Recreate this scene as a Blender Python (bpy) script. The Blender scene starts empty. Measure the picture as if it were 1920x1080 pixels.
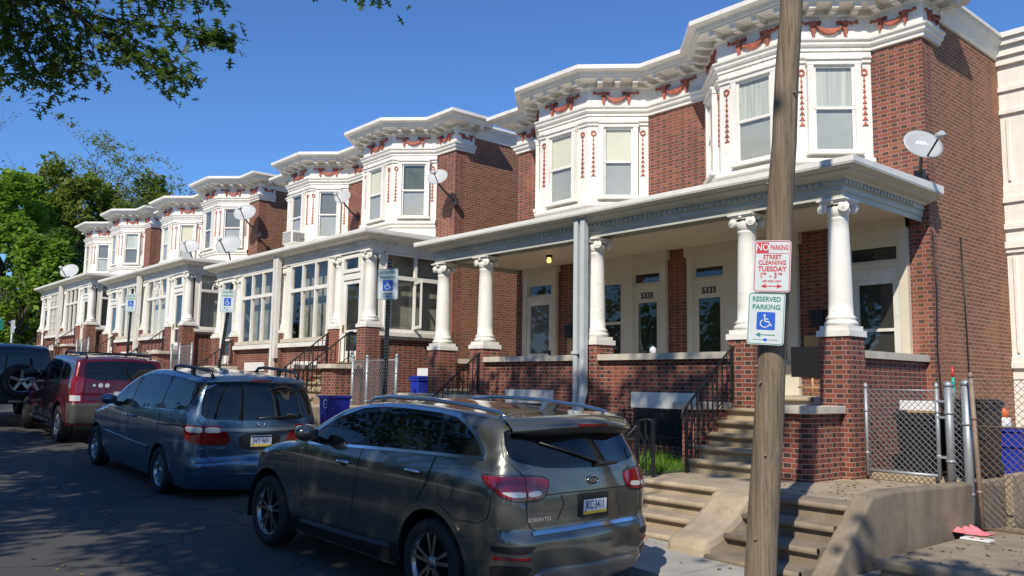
import bpy, bmesh, math, random
from math import sin, cos, pi, radians, sqrt, atan2, floor
from mathutils import Vector, Matrix
from mathutils.geometry import delaunay_2d_cdt
random.seed(7)
scene = bpy.context.scene
COL = scene.collection

# ------------------------------------------------------------------ objects
def tag(o, label=None, cat=None, group=None, kind=None):
    if label: o['label'] = label
    if cat: o['category'] = cat
    if group: o['group'] = group
    if kind: o['kind'] = kind
    return o

ROOTW = {}
def wloc(o):
    """world offset of an object created here (parents are never rotated unless 'rot' is set)"""
    p = Vector((0, 0, 0))
    while o is not None:
        p = p + o.location
        o = o.parent
    return p

def thing(name, label, cat, loc=(0, 0, 0), group=None):
    o = bpy.data.objects.new(name, None)
    o.empty_display_size = .3
    o.location = loc
    COL.objects.link(o)
    return tag(o, label, cat, group)

class MB:
    """collects geometry; T maps local points to world, flip reverses faces (mirrored houses)"""
    def __init__(s, T=None, flip=False):
        s.v = []; s.f = []; s.sm = []; s.T = T; s.flip = flip
    def add(s, vs, fs, smooth=False):
        b = len(s.v); s.v += [tuple(p) for p in vs]
        for f in fs:
            s.f.append([b + i for i in f]); s.sm.append(smooth)
    def box(s, x0, x1, y0, y1, z0, z1):
        if x0 > x1: x0, x1 = x1, x0
        if y0 > y1: y0, y1 = y1, y0
        if z0 > z1: z0, z1 = z1, z0
        s.add([(x0,y0,z0),(x1,y0,z0),(x1,y1,z0),(x0,y1,z0),(x0,y0,z1),(x1,y0,z1),(x1,y1,z1),(x0,y1,z1)],
              [(0,3,2,1),(4,5,6,7),(0,1,5,4),(1,2,6,5),(2,3,7,6),(3,0,4,7)])
    def pbox(s, pl, a0, a1, b0, b1, c0, c1):
        """box in a plane frame: pl=(origin3, tangent2, normal2): a along, b up, c outward"""
        o, t, n = pl
        P = lambda a, b, c: (o[0]+t[0]*a+n[0]*c, o[1]+t[1]*a+n[1]*c, o[2]+b)
        s.add([P(a0,b0,c0),P(a1,b0,c0),P(a1,b0,c1),P(a0,b0,c1),P(a0,b1,c0),P(a1,b1,c0),P(a1,b1,c1),P(a0,b1,c1)],
              [(0,1,2,3),(4,7,6,5),(3,2,6,7),(2,1,5,6),(1,0,4,5),(0,3,7,4)])
    def pquad(s, pl, a0, a1, b0, b1, c):
        o, t, n = pl
        P = lambda a, b: (o[0]+t[0]*a+n[0]*c, o[1]+t[1]*a+n[1]*c, o[2]+b)
        s.add([P(a0,b0),P(a1,b0),P(a1,b1),P(a0,b1)], [(0,1,2,3)])
    def pprism(s, pl, poly, c0, c1):
        """counter-clockwise (a,b) polygon extruded outward"""
        o, t, n = pl
        N = len(poly)
        P = lambda a, b, c: (o[0]+t[0]*a+n[0]*c, o[1]+t[1]*a+n[1]*c, o[2]+b)
        vs = [P(a,b,c0) for a,b in poly] + [P(a,b,c1) for a,b in poly]
        fs = [list(range(N, 2*N))] + [(i,(i+1)%N,N+(i+1)%N,N+i) for i in range(N)]
        s.add(vs, fs)
    def prism(s, pts, vec):
        N = len(pts)
        vs = list(pts) + [(p[0]+vec[0],p[1]+vec[1],p[2]+vec[2]) for p in pts]
        s.add(vs, [list(range(N))[::-1], list(range(N,2*N))] + [(i,(i+1)%N,N+(i+1)%N,N+i) for i in range(N)])
    def tube(s, pts, r, n=8, cap=True, smooth=True):
        pts = [Vector(p) for p in pts]
        rs = r if isinstance(r, (list, tuple)) else [r]*len(pts)
        b = len(s.v); prev = None
        for i, p in enumerate(pts):
            d = (pts[min(i+1,len(pts)-1)] - pts[max(i-1,0)])
            if d.length < 1e-9: d = Vector((0,0,1))
            d.normalize()
            if prev is None:
                a = Vector((0,0,1)) if abs(d.z) < .9 else Vector((1,0,0))
                e1 = d.cross(a).normalized()
            else:
                e1 = (prev - d*prev.dot(d))
                e1 = e1.normalized() if e1.length > 1e-6 else d.orthogonal().normalized()
            prev = e1; e2 = d.cross(e1)
            for k in range(n):
                t = 2*pi*k/n + (pi/4 if n == 4 else 0)
                s.v.append(tuple(p + (e1*cos(t)+e2*sin(t))*rs[i]))
        for i in range(len(pts)-1):
            for k in range(n):
                s.f.append([b+i*n+k, b+i*n+(k+1)%n, b+(i+1)*n+(k+1)%n, b+(i+1)*n+k]); s.sm.append(smooth and n > 4)
        if cap:
            s.f.append([b+k for k in range(n)][::-1]); s.sm.append(False)
            e = b+(len(pts)-1)*n
            s.f.append([e+k for k in range(n)]); s.sm.append(False)
    def lathe(s, prof, c, n=20, axis='z', smooth=True, cap=True):
        """prof [(r,h)] bottom to top about an axis through c"""
        b = len(s.v)
        for r, h in prof:
            for k in range(n):
                t = 2*pi*k/n
                if axis == 'z': p = (c[0]+r*cos(t), c[1]+r*sin(t), c[2]+h)
                elif axis == 'y': p = (c[0]+r*sin(t), c[1]+h, c[2]+r*cos(t))
                else: p = (c[0]+h, c[1]+r*cos(t), c[2]+r*sin(t))
                s.v.append(p)
        for i in range(len(prof)-1):
            for k in range(n):
                s.f.append([b+i*n+k, b+i*n+(k+1)%n, b+(i+1)*n+(k+1)%n, b+(i+1)*n+k]); s.sm.append(smooth)
        if not cap: return
        if prof[0][0] > 1e-6: s.f.append([b+k for k in range(n)][::-1]); s.sm.append(False)
        if prof[-1][0] > 1e-6:
            e = b+(len(prof)-1)*n; s.f.append([e+k for k in range(n)]); s.sm.append(False)
    def sweep(s, path, prof, cap=True):
        """path [(x,y)]; prof [(outward,z)] bottom to top; outward is to the right-hand side (ty,-tx)"""
        N = len(path); rows = []
        for i in range(N):
            ns = []
            if i > 0:
                t = Vector((path[i][0]-path[i-1][0], path[i][1]-path[i-1][1])).normalized(); ns.append(Vector((t.y,-t.x)))
            if i < N-1:
                t = Vector((path[i+1][0]-path[i][0], path[i+1][1]-path[i][1])).normalized(); ns.append(Vector((t.y,-t.x)))
            m = ns[0] if len(ns) == 1 else (ns[0]+ns[1])/(1+ns[0].dot(ns[1]))
            rows.append([(path[i][0]+m.x*o, path[i][1]+m.y*o, z) for o, z in prof])
        b = len(s.v); K = len(prof)
        for r in rows: s.v += r
        for i in range(N-1):
            for k in range(K-1):
                s.f.append([b+i*K+k, b+(i+1)*K+k, b+(i+1)*K+k+1, b+i*K+k+1]); s.sm.append(False)
        if cap:
            s.f.append([b+k for k in range(K)]); s.sm.append(False)
            e = b+(N-1)*K; s.f.append([e+k for k in range(K)][::-1]); s.sm.append(False)
    def build(s, name, mat, parent=None, bevel=0):
        off = wloc(parent) if parent else Vector((0,0,0))
        vs = [s.T(*p) for p in s.v] if s.T else s.v
        vs = [(p[0]-off.x, p[1]-off.y, p[2]-off.z) for p in vs]
        fs = [f[::-1] for f in s.f] if s.flip else s.f
        return mesh_obj(name, vs, fs, s.sm, mat, parent, bevel, off)

def mesh_obj(name, vs, fs, sm, mat, parent=None, bevel=0, off=Vector((0,0,0))):
    me = bpy.data.meshes.new(name)
    me.from_pydata(vs, [], fs)
    if sm: me.polygons.foreach_set('use_smooth', sm)
    uv = me.uv_layers.new(name='UV')
    data = [0.0]*(len(me.loops)*2)
    for p in me.polygons:
        n = p.normal
        if abs(n.z) > .75: tx, ty, flat = 1, 0, True
        else:
            l = sqrt(n.x*n.x+n.y*n.y) or 1
            tx, ty, flat = -n.y/l, n.x/l, False
        for li in p.loop_indices:
            c = vs[me.loops[li].vertex_index]
            x, y, z = c[0]+off.x, c[1]+off.y, c[2]+off.z
            data[2*li] = x if flat else x*tx+y*ty
            data[2*li+1] = y if flat else z
    uv.data.foreach_set('uv', data)
    me.update()
    for m in (mat if isinstance(mat, (list, tuple)) else [mat]): me.materials.append(m)
    o = bpy.data.objects.new(name, me)
    COL.objects.link(o)
    if parent: o.parent = parent
    if bevel:
        md = o.modifiers.new('bevel', 'BEVEL'); md.width = bevel; md.segments = 2; md.limit_method = 'ANGLE'; md.angle_limit = radians(40)
    return o

def copy_tree(o, parent=None):
    c = o.copy(); COL.objects.link(c); c.parent = parent
    for ch in list(o.children): copy_tree(ch, c)
    return c

TXT_MATS = {}
def text(name, s, loc, xdir, updir, size, mat, parent=None, ex=.002, bold=0, sx=1.0, align='CENTER'):
    cu = bpy.data.curves.new(name, 'FONT')
    cu.body = s; cu.size = size; cu.align_x = align; cu.align_y = 'CENTER'; cu.extrude = ex; cu.offset = bold; cu.resolution_u = 3
    to = bpy.data.objects.new(name, cu); COL.objects.link(to)
    dg = bpy.context.evaluated_depsgraph_get(); dg.update()
    me = bpy.data.meshes.new_from_object(to.evaluated_get(dg))
    bpy.data.objects.remove(to)
    x = Vector(xdir).normalized(); u = Vector(updir).normalized(); n = x.cross(u).normalized(); u = n.cross(x)
    M = Matrix(((x.x*sx,u.x,n.x,loc[0]),(x.y*sx,u.y,n.y,loc[1]),(x.z*sx,u.z,n.z,loc[2]),(0,0,0,1)))
    off = wloc(parent) if parent else Vector((0,0,0))
    me.transform(Matrix.Translation(-off) @ M)
    me.materials.clear(); me.materials.append(mat)
    o = bpy.data.objects.new(name, me); COL.objects.link(o)
    if parent: o.parent = parent
    return o

# ---------------------------------------------------------------- materials
class NT:
    def __init__(s, name):
        s.m = bpy.data.materials.new(name); s.m.use_nodes = True
        s.t = s.m.node_tree; s.t.nodes.clear()
        s.out = s.n('ShaderNodeOutputMaterial'); s.p = s.n('ShaderNodeBsdfPrincipled')
        s.l(s.p.outputs[0], s.out.inputs[0])
    def n(s, typ, **kw):
        x = s.t.nodes.new(typ)
        for k, v in kw.items(): setattr(x, k, v)
        return x
    def l(s, a, b): s.t.links.new(a, b)
    def math(s, op, a, b=None, c=None):
        x = s.n('ShaderNodeMath', operation=op)
        for i, v in enumerate((a, b, c)):
            if v is None: continue
            if hasattr(v, 'is_output'): s.l(v, x.inputs[i])
            else: x.inputs[i].default_value = v
        return x.outputs[0]
    def mix(s, f, a, b, typ='MIX'):
        x = s.n('ShaderNodeMix', data_type='RGBA', blend_type=typ)
        for sock, v in ((x.inputs[0], f), (x.inputs[6], a), (x.inputs[7], b)):
            if hasattr(v, 'is_output'): s.l(v, sock)
            elif isinstance(v, (int, float)): sock.default_value = v
            else: sock.default_value = (v[0], v[1], v[2], 1)
        return x.outputs[2]
    def noise(s, scale, detail=4, rough=.6, vec=None, out=0):
        x = s.n('ShaderNodeTexNoise'); x.inputs['Scale'].default_value = scale
        x.inputs['Detail'].default_value = detail; x.inputs['Roughness'].default_value = rough
        if vec is not None: s.l(vec, x.inputs['Vector'])
        return x.outputs[out]
    def ramp(s, f, *stops):
        x = s.n('ShaderNodeValToRGB'); e = x.color_ramp.elements
        while len(e) < len(stops): e.new(.5)
        for q, (pos, c) in zip(e, stops):
            q.position = pos; q.color = (c, c, c, 1) if isinstance(c, (int, float)) else (c[0], c[1], c[2], 1)
        s.l(f, x.inputs[0]); return x.outputs[0]
    def pos(s):
        return s.n('ShaderNodeNewGeometry').outputs['Position']
    def stretch(s, vec, sc):
        x = s.n('ShaderNodeMapping'); x.inputs['Scale'].default_value = sc; s.l(vec, x.inputs['Vector']); return x.outputs[0]
    def bump(s, h, strength=.3, dist=.01):
        x = s.n('ShaderNodeBump'); x.inputs['Strength'].default_value = strength; x.inputs['Distance'].default_value = dist
        s.l(h, x.inputs['Height']); s.l(x.outputs[0], s.p.inputs['Normal'])
    def set(s, **kw):
        for k, v in kw.items():
            sock = s.p.inputs[k.replace('_', ' ')]
            if hasattr(v, 'is_output'): s.l(v, sock)
            elif isinstance(v, (tuple, list)): sock.default_value = (v[0], v[1], v[2], 1)
            else: sock.default_value = v
        return s

def paint(name, col, rough=.5, var=.12, scale=3.0, grime=.0, gcol=(.25,.22,.18), metallic=0, bump=.0, fine=40, peel=0):
    """painted / plain surface: soft mottling plus optional vertical dirt streaks"""
    t = NT(name); P = t.pos()
    n1 = t.noise(scale, 5, .65, P)
    dark = tuple(c*(1-var) for c in col); lite = tuple(min(1, c*(1+var*.6)) for c in col)
    c = t.mix(t.ramp(n1, (.3, 0), (.72, 1)), dark, lite)
    if grime:
        n2 = t.noise(1.0, 6, .7, t.stretch(P, (5, 5, .7)))
        c = t.mix(t.math('MULTIPLY', t.ramp(n2, (.5, 0), (.78, 1)), grime), c, gcol)
    if peel:
        n3 = t.noise(11, 8, .72, t.stretch(P, (1, 1, 1.6)))
        big = t.ramp(t.noise(.8, 3, .6, P), (.45, 0), (.62, 1))
        c = t.mix(t.math('MULTIPLY', t.math('MULTIPLY', t.ramp(n3, (.60, 0), (.63, 1)), big), peel), c, (.22, .19, .15))
    t.set(Base_Color=c, Roughness=rough, Metallic=metallic)
    if bump: t.bump(t.noise(fine, 4, .6, P), bump, .01)
    return t.m

def brick(name, cols, header, mortar, course=.0652, ls=.2, lh=.1, m=.0105, flemish=True, weather=.25):
    t = NT(name)
    uv = t.n('ShaderNodeUVMap').outputs[0]
    sp = t.n('ShaderNodeSeparateXYZ'); t.l(uv, sp.inputs[0]); u, v = sp.outputs[0], sp.outputs[1]
    # slight unevenness of the joints
    wob = t.n('ShaderNodeTexNoise'); wob.inputs['Scale'].default_value = 6; t.l(uv, wob.inputs['Vector'])
    w = t.math('MULTIPLY', t.math('SUBTRACT', wob.outputs[0], .5), .012)
    v2 = t.math('DIVIDE', t.math('ADD', v, w), course)
    row = t.math('FLOOR', v2); fv = t.math('MULTIPLY', t.math('FRACT', v2), course)
    par = t.math('FLOORED_MODULO', row, 2)
    P = (ls+lh+2*m) if flemish else (ls+m)
    uu = t.math('DIVIDE', t.math('ADD', t.math('ADD', u, w), t.math('MULTIPLY', par, P/2)), P)
    idx = t.math('FLOOR', uu); tt = t.math('MULTIPLY', t.math('FRACT', uu), P)
    mort = t.math('LESS_THAN', fv, m)
    mort = t.math('MAXIMUM', mort, t.math('LESS_THAN', tt, m))
    cell = idx
    if flemish:
        hd = t.math('GREATER_THAN', tt, ls+m)
        mort = t.math('MAXIMUM', mort, t.math('MULTIPLY', hd, t.math('LESS_THAN', tt, ls+2*m)))
        cell = t.math('ADD', t.math('MULTIPLY', idx, 2), hd)
    cb = t.n('ShaderNodeCombineXYZ'); t.l(cell, cb.inputs[0]); t.l(row, cb.inputs[1])
    wn = t.n('ShaderNodeTexWhiteNoise', noise_dimensions='2D'); t.l(cb.outputs[0], wn.inputs['Vector'])
    r = wn.outputs['Value']
    c = t.ramp(r, (0, cols[0]), (.5, cols[1]), (1, cols[2]))
    if flemish:
        c = t.mix(t.math('MULTIPLY', hd, t.ramp(r, (.05, .55), (.2, 1))), c, header)
    Pp = t.pos()
    c = t.mix(t.math('MULTIPLY', t.noise(60, 4, .7, Pp), .5), c, tuple(x*.45 for x in cols[1]))
    mc = t.mix(t.noise(9, 3, .6, Pp), tuple(x*.75 for x in mortar), mortar)
    c = t.mix(mort, c, mc)
    big = t.ramp(t.noise(.9, 5, .65, t.stretch(Pp, (1, 1, .45))), (.42, 0), (.75, 1))
    c = t.mix(t.math('MULTIPLY', big, weather), c, tuple(x*.5 for x in cols[0]))
    pale = t.ramp(t.noise(.7, 5, .7, t.stretch(Pp, (1.7, 1.7, .5))), (.56, 0), (.8, 1))
    c = t.mix(t.math('MULTIPLY', pale, .22), c, mortar)
    rep = t.ramp(t.noise(.42, 3, .55, Pp), (.555, 0), (.575, 1))          # repointed / cleaned areas
    c = t.mix(t.math('MULTIPLY', rep, .28), c, tuple(x*1.25 for x in cols[2]))
    run = t.ramp(t.noise(1.0, 5, .6, t.stretch(Pp, (2.6, 2.6, .22))), (.58, 0), (.74, 1))   # rain streaks
    c = t.mix(t.math('MULTIPLY', run, .38), c, (.06, .04, .032))
    t.set(Base_Color=c, Roughness=.85)
    h = t.math('ADD', t.math('SUBTRACT', 1, mort), t.math('MULTIPLY', t.noise(90, 3, .6, Pp), .5))
    t.bump(h, .5, .006)
    return t.m

def glass_mat(name, tint=(.90,.92,.90), boost=.9, base=.07):
    t = NT(name); t.t.nodes.remove(t.p)
    tr = t.n('ShaderNodeBsdfTransparent'); tr.inputs[0].default_value = (*tint, 1)
    gl = t.n('ShaderNodeBsdfGlossy'); gl.inputs['Roughness'].default_value = .015; gl.inputs[0].default_value = (.95, .97, 1, 1)
    bp = t.n('ShaderNodeBump'); bp.inputs['Strength'].default_value = .06; bp.inputs['Distance'].default_value = .02
    t.l(t.noise(2.2, 2, .5, t.pos()), bp.inputs['Height']); t.l(bp.outputs[0], gl.inputs['Normal'])
    ge = t.n('ShaderNodeNewGeometry'); dt = t.n('ShaderNodeVectorMath', operation='DOT_PRODUCT')
    t.l(ge.outputs['Incoming'], dt.inputs[0]); t.l(ge.outputs['Normal'], dt.inputs[1])
    sch = t.math('POWER', t.math('SUBTRACT', 1, t.math('ABSOLUTE', dt.outputs['Value'])), 5)
    f = t.math('MINIMUM', t.math('ADD', t.math('MULTIPLY', sch, boost), base), 1)
    mx = t.n('ShaderNodeMixShader'); t.l(f, mx.inputs[0]); t.l(tr.outputs[0], mx.inputs[1]); t.l(gl.outputs[0], mx.inputs[2])
    t.l(mx.outputs[0], t.out.inputs[0]); return t.m

def carpaint(name, col, rough=.32, metallic=.75, flake=.08):
    t = NT(name); P = t.pos()
    c = t.mix(t.noise(900, 1, .5, P), tuple(x*(1-flake) for x in col), tuple(x*(1+flake) for x in col))
    dust = t.ramp(t.noise(2.5, 6, .7, P), (.5, 0), (.85, 1))
    c = t.mix(t.math('MULTIPLY', dust, .08), c, (.3, .28, .25))
    t.set(Base_Color=c, Metallic=metallic, Roughness=rough, Coat_Weight=1.0, Coat_Roughness=.03)
    return t.m

def car_glass(name, col=(.006,.007,.008)):
    t = NT(name); t.set(Base_Color=col, Roughness=.02, Specular_IOR_Level=.7); return t.m

def leaf_mat(name, a, b, trans=.45, scale=1.3):
    t = NT(name); P = t.pos()
    oi = t.n('ShaderNodeNewGeometry').outputs['Random Per Island']
    c = t.mix(oi, a, b)
    c = t.mix(t.ramp(t.noise(scale, 3, .6, P), (.35, 0), (.7, 1)), c, tuple((x+y)*.42 for x, y in zip(a, b)))
    t.set(Base_Color=c, Roughness=.55, Specular_IOR_Level=.3)
    tl = t.n('ShaderNodeBsdfTranslucent'); t.l(t.mix(.6, c, (.22, .35, .03)), tl.inputs[0])
    mx = t.n('ShaderNodeMixShader'); mx.inputs[0].default_value = trans
    t.l(t.p.outputs[0], mx.inputs[1]); t.l(tl.outputs[0], mx.inputs[2]); t.l(mx.outputs[0], t.out.inputs[0])
    return t.m

M = {}
M['brick_front'] = brick('brick_front', ((.19,.055,.036),(.26,.080,.052),(.34,.118,.076)), (.080,.055,.045), (.42,.28,.20), m=.0092, weather=.36)
M['brick_pier'] = brick('brick_pier', ((.17,.042,.032),(.25,.066,.045),(.33,.095,.062)), (.032,.03,.03), (.48,.34,.23), m=.0095, weather=.5)
M['brick_side'] = brick('brick_side', ((.165,.066,.038),(.235,.092,.05),(.31,.12,.063)), (.1,.05,.04), (.46,.32,.21), course=.0675, m=.0115, flemish=False, weather=.2)
M['white'] = paint('white_paint', (.80,.765,.69), .45, .09, 2.0, .34, (.42,.385,.31), peel=.7)
M['white_old'] = paint('weathered_white_paint', (.72,.69,.61), .5, .12, 2.5, .42, (.34,.31,.26), peel=.9)
M['roof_edge'] = paint('white_roof_edge', (.78,.755,.69), .5, .1, 1.5, .25, (.40,.37,.32))
M['porch_green'] = paint('pale_grey_green_paint', (.50,.49,.42), .45, .1, 2.0, .2, (.3,.29,.26), peel=.7)
M['cream'] = paint('cream_paint', (.66,.60,.47), .45, .08, 2.5, .12)
M['ceiling'] = paint('cream_ceiling_paint', (.60,.53,.42), .6, .08, 1.5)
M['terra'] = paint('terracotta_paint', (.42,.12,.075), .65, .5, 7.0, .3, (.14,.05,.04), bump=.4)
M['step_stone'] = paint('worn_tan_stone', (.40,.32,.21), .85, .25, 3.5, .35, (.13,.10,.07), bump=.3)
M['stone'] = paint('limestone_coping', (.56,.50,.40), .8, .18, 4.0, .25, (.25,.22,.18), bump=.25)
M['concrete'] = paint('weathered_concrete', (.40,.325,.225), .9, .28, 2.2, .5, (.17,.13,.085), bump=.35, fine=60)
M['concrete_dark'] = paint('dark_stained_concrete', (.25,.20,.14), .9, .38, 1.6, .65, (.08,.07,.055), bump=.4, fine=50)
M['concrete_shaded'] = paint('shaded_tan_concrete', (.30,.245,.17), .9, .3, 1.8, .55, (.11,.09,.06), bump=.4)  # platform's dappled shade is put into this darker concrete colour
M['walk'] = paint('sidewalk_concrete', (.36,.34,.30), .9, .2, 1.6, .0, bump=.25, fine=70)
M['iron'] = paint('black_iron', (.018,.018,.02), .45, .3, 8)
M['galv'] = paint('galvanised_steel', (.36,.38,.40), .5, .15, 9, .15, (.2,.18,.16), metallic=.5)
M['rusty'] = paint('rusted_steel', (.30,.22,.16), .7, .35, 14, .4, (.2,.08,.03), metallic=.3)
M['drain'] = paint('pale_blue_grey_paint', (.50,.54,.53), .45, .1, 3, .15)
M['dark'] = paint('dark_interior', (.012,.012,.012), .8, .2)
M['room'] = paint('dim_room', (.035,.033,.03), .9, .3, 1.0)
M['blind'] = paint('window_blind', (.78,.73,.58), .8, .06, 2)
M['blind_w'] = paint('white_curtain', (.66,.70,.68), .8, .14, 5)
M['screen'] = paint('insect_screen', (.42,.42,.40), .7, .12, 1.2)
M['screen_d'] = paint('dark_insect_screen', (.17,.17,.16), .7, .15, 1.2)
def drape_mat(name, col, folds, var):
    t = NT(name); P = t.pos()
    f = t.noise(1.0, 3, .5, t.stretch(P, (folds, folds, .6)))
    c = t.mix(t.ramp(f, (.3, 0), (.7, 1)), tuple(x*(1-var) for x in col), col)  # shade of the folds is mixed into the curtain colour
    t.set(Base_Color=c, Roughness=.9); t.bump(f, .8, .05); return t.m
M['blind_w'] = drape_mat('white_curtain', (.70,.70,.63), 16, .35)
M['curtain_grey'] = paint('grey_curtain', (.30,.29,.24), .9, .45, 3)
M['drape'] = paint('olive_drape', (.13,.14,.09), .9, .4, 4)
M['glass'] = glass_mat('window_glass')
M['glass_d'] = glass_mat('dark_window_glass', (.45,.5,.5), 1.0, .05)
M['brass'] = paint('brass', (.55,.36,.12), .3, .1, metallic=1)
M['ply'] = paint('plywood_board', (.42,.27,.12), .7, .2, 3)
M['dish'] = paint('grey_dish', (.42,.43,.43), .5, .05)
M['dish_dark'] = paint('dark_bracket', (.05,.05,.055), .5, .1)
M['ink'] = paint('black_lettering', (.012,.012,.014), .5, .1)
M['tar'] = paint('pale_roof_felt', (.50,.50,.49), .8, .15, 1.5, .2)
# ------------------------------------------------------------------- houses
XC, PITCH = -10.53, 12.45
DZ = [0, .64, 1.20, 1.76]
YW, YP, HW = 13.6, 11.2, 4.93          # house wall, porch column line, half width of a twin
BU, BH, BP = 2.42, .75, .9             # bay: centre, half front width, projection

def swag2d(mb, pl, a0, b0, w=1.0, c=.055):
    """relief garland of fruit with ribbons and tails"""
    k = w/1.0
    Pn = lambda a, b: (a0+a*k, b0+b*k)
    # crescent
    N = 12; top = []; bot = []
    for i in range(N+1):
        t = -1+2*i/N
        a = .27*t; sag = -.13*(1-t*t)
        th = .075*(1-t*t)+.018
        wob = .008*(1 if i % 2 else -1)
        top.append(Pn(a, .03+sag*.62)); bot.append(Pn(a, .03+sag-th*.55+wob))
    for i in range(N):
        mb.pprism(pl, [bot[i], bot[i+1], top[i+1], top[i]], 0, c+.012)
    for sd in (-1, 1):
        # rosette and hanging tail
        mb.pprism(pl, [Pn(sd*.29+.055*cos(q*pi/4), .05+.055*sin(q*pi/4)) for q in range(8)], 0, c+.02)
        tail = [(-.035,.02),(-.05,-.05),(-.025,-.09),(-.035,-.12),(0,-.21),(.035,-.12),(.025,-.09),(.05,-.05),(.035,.02)]
        mb.pprism(pl, [Pn(sd*.29+x, y) for x, y in tail], 0, c)
        # ribbons
        def rib(pts, wd=.02):
            for (x0, y0), (x1, y1) in zip(pts[:-1], pts[1:]):
                dx, dy = x1-x0, y1-y0; l = sqrt(dx*dx+dy*dy); nx, ny = -dy/l*wd, dx/l*wd
                mb.pprism(pl, [Pn(x0+nx,y0+ny),Pn(x0-nx,y0-ny),Pn(x1-nx,y1-ny),Pn(x1+nx,y1+ny)], 0, c*.8)
        S = lambda q: [(sd*x+sd*.29, y) for x, y in (q if sd < 0 else q)]
        rib(S([(.03,.06),(.09,.09),(.13,.05),(.18,.09),(.24,.06)]), .014)
        rib(S([(.18,.09),(.23,.11)]), .012)
        rib(S([(-.03,.07),(-.09,.1),(-.15,.09)]), .014)
        rib(S([(-.06,.08),(-.14,.05)]), .012)

def drop2d(mb, pl, a0, btop, L=.95):
    """wreath with a chain of bell flowers below it"""
    R = .062
    ring = [(cos(2*pi*q/12), sin(2*pi*q/12)) for q in range(12)]
    for q in range(12):
        (x0, y0), (x1, y1) = ring[q], ring[(q+1) % 12]
        mb.pprism(pl, [(a0+x0*R*.55,btop-R+y0*R*.55),(a0+x0*R,btop-R+y0*R),(a0+x1*R,btop-R+y1*R),(a0+x1*R*.55,btop-R+y1*R*.55)], 0, .022)
    b = btop-2*R; n = 9; st = (L-2*R)/n
    mb.pprism(pl, [(a0-.006,b-L+2*R),(a0+.006,b-L+2*R),(a0+.006,b),(a0-.006,b)], 0, .012)
    for i in range(n):
        hw = .018+.034*i/(n-1); y = b-i*st
        mb.pprism(pl, [(a0-hw,y-st*1.0),(a0-hw*.35,y-st*.86),(a0+hw*.35,y-st*.86),(a0+hw,y-st*1.0),(a0+hw*.3,y-st*.45),(a0,y-st*.05),(a0-hw*.3,y-st*.45)], 0, .02)

def window(root, mk, pl, w, h, style='sash', frame='white', cas=.11, up='blind', lo='screen', name='window', glass='glass'):
    """sash window standing in a casing; pl origin is the bottom centre"""
    f = mk(); d = .085; a = w/2
    f.pbox(pl, -a-cas, -a, -.0, h, 0, d+.02); f.pbox(pl, a, a+cas, 0, h, 0, d+.02)
    f.pbox(pl, -a-cas-.015, a+cas+.015, h, h+cas*.8, 0, d+.025)
    f.pbox(pl, -a-cas-.02, a+cas+.02, h+cas*.8, h+cas*.8+.035, 0, d+.055)
    f.pbox(pl, -a-cas-.03, a+cas+.03, -.055, 0, 0, d+.06)
    wn = f.build(name, M[frame], root)
    s = mk(); t = .045
    if style == 'sash':
        mid = h*.50
        for b0, b1, c in ((mid-.02, h, .065), (0, mid+.02, .052)):
            s.pbox(pl, -a, -a+t, b0, b1, .02, c); s.pbox(pl, a-t, a, b0, b1, .02, c)
            s.pbox(pl, -a+t, a-t, b0, b0+t, .02, c-.001); s.pbox(pl, -a+t, a-t, b1-t, b1, .02, c-.001)
        s.build('sash', M[frame], wn)
        q = mk(); q.pquad(pl, -a, a, mid, h, .006); q.build('blind', M[up], wn)
        q = mk(); q.pquad(pl, -a, a, 0, mid, .006); q.build('insect_screen' if lo.startswith('screen') else 'blind', M[lo], wn)
        g = mk(); g.pquad(pl, -a+t, a-t, t, mid-.02, .046); g.pquad(pl, -a+t, a-t, mid+t-.02, h-t, .058)
        g.build('pane', M[glass], wn)
    return wn

def ionic(root, mk, u, y, zb=.72, zt=2.66, r=.165, mat='white'):
    """column on its plinth with a scrolled capital"""
    c = mk()
    prof = [(r*1.0, zb+.30)]
    for i in range(9):
        q = i/8; prof.append((r*(1-.17*q**1.5), zb+.30+(zt-.30-zb-.30)*q))
    prof += [(r*.88, zt-.29), (r*.88, zt-.27), (r*.80, zt-.25)]
    c.lathe(prof, (u, y, 0), 24)
    col = c.build('column', M[mat], root)
    b = mk(); b.box(u-.245, u+.245, y-.245, y+.245, zb, zb+.085); b.box(u-.21, u+.21, y-.21, y+.21, zb+.085, zb+.15)
    b.lathe([(.205,zb+.15),(.225,zb+.175),(.225,zb+.2),(.20,zb+.225),(.185,zb+.235),(.205,zb+.25),(.205,zb+.27),(.18,zb+.29),(.166,zb+.31)], (u, y, 0), 24)
    b.build('plinth', M[mat], col)
    k = mk()
    k.lathe([(r*.82,zt-.27),(r*.92,zt-.2),(r*1.05,zt-.15),(r*.9,zt-.11)], (u, y, 0), 20)
    k.box(u-.2, u+.2, y-.2, y+.2, zt-.045, zt)
    k.box(u-.215, u+.215, y-.215, y+.215, zt-.03, zt-.008)
    k.box(u-.17, u+.17, y-.17, y+.17, zt-.085, zt-.045)
    for sx in (-1, 1):
        for sy in (-1, 1):
            cx, cy, cz = u+sx*.158, y+sy*.135, zt-.125
            d = Vector((sx*.35, sy, 0)).normalized()
            for rr, th, ox in ((.074, .030, 0), (.055, .038, 0), (.040, .044, .004), (.020, .056, .004)):
                c0 = Vector((cx,cy,cz+ox)); k.tube([c0-d*th, c0+d*th], rr, 16)
    for sx, sy in ((0,-1),(0,1),(1,0),(-1,0)):
        k.lathe([(.0,-.03),(.03,-.015),(.035,.01),(.0,.04)], (u+sx*.185, y+sy*.185, zt-.06), 8)
    k.build('capital', M[mat], col)
    return col

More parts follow.
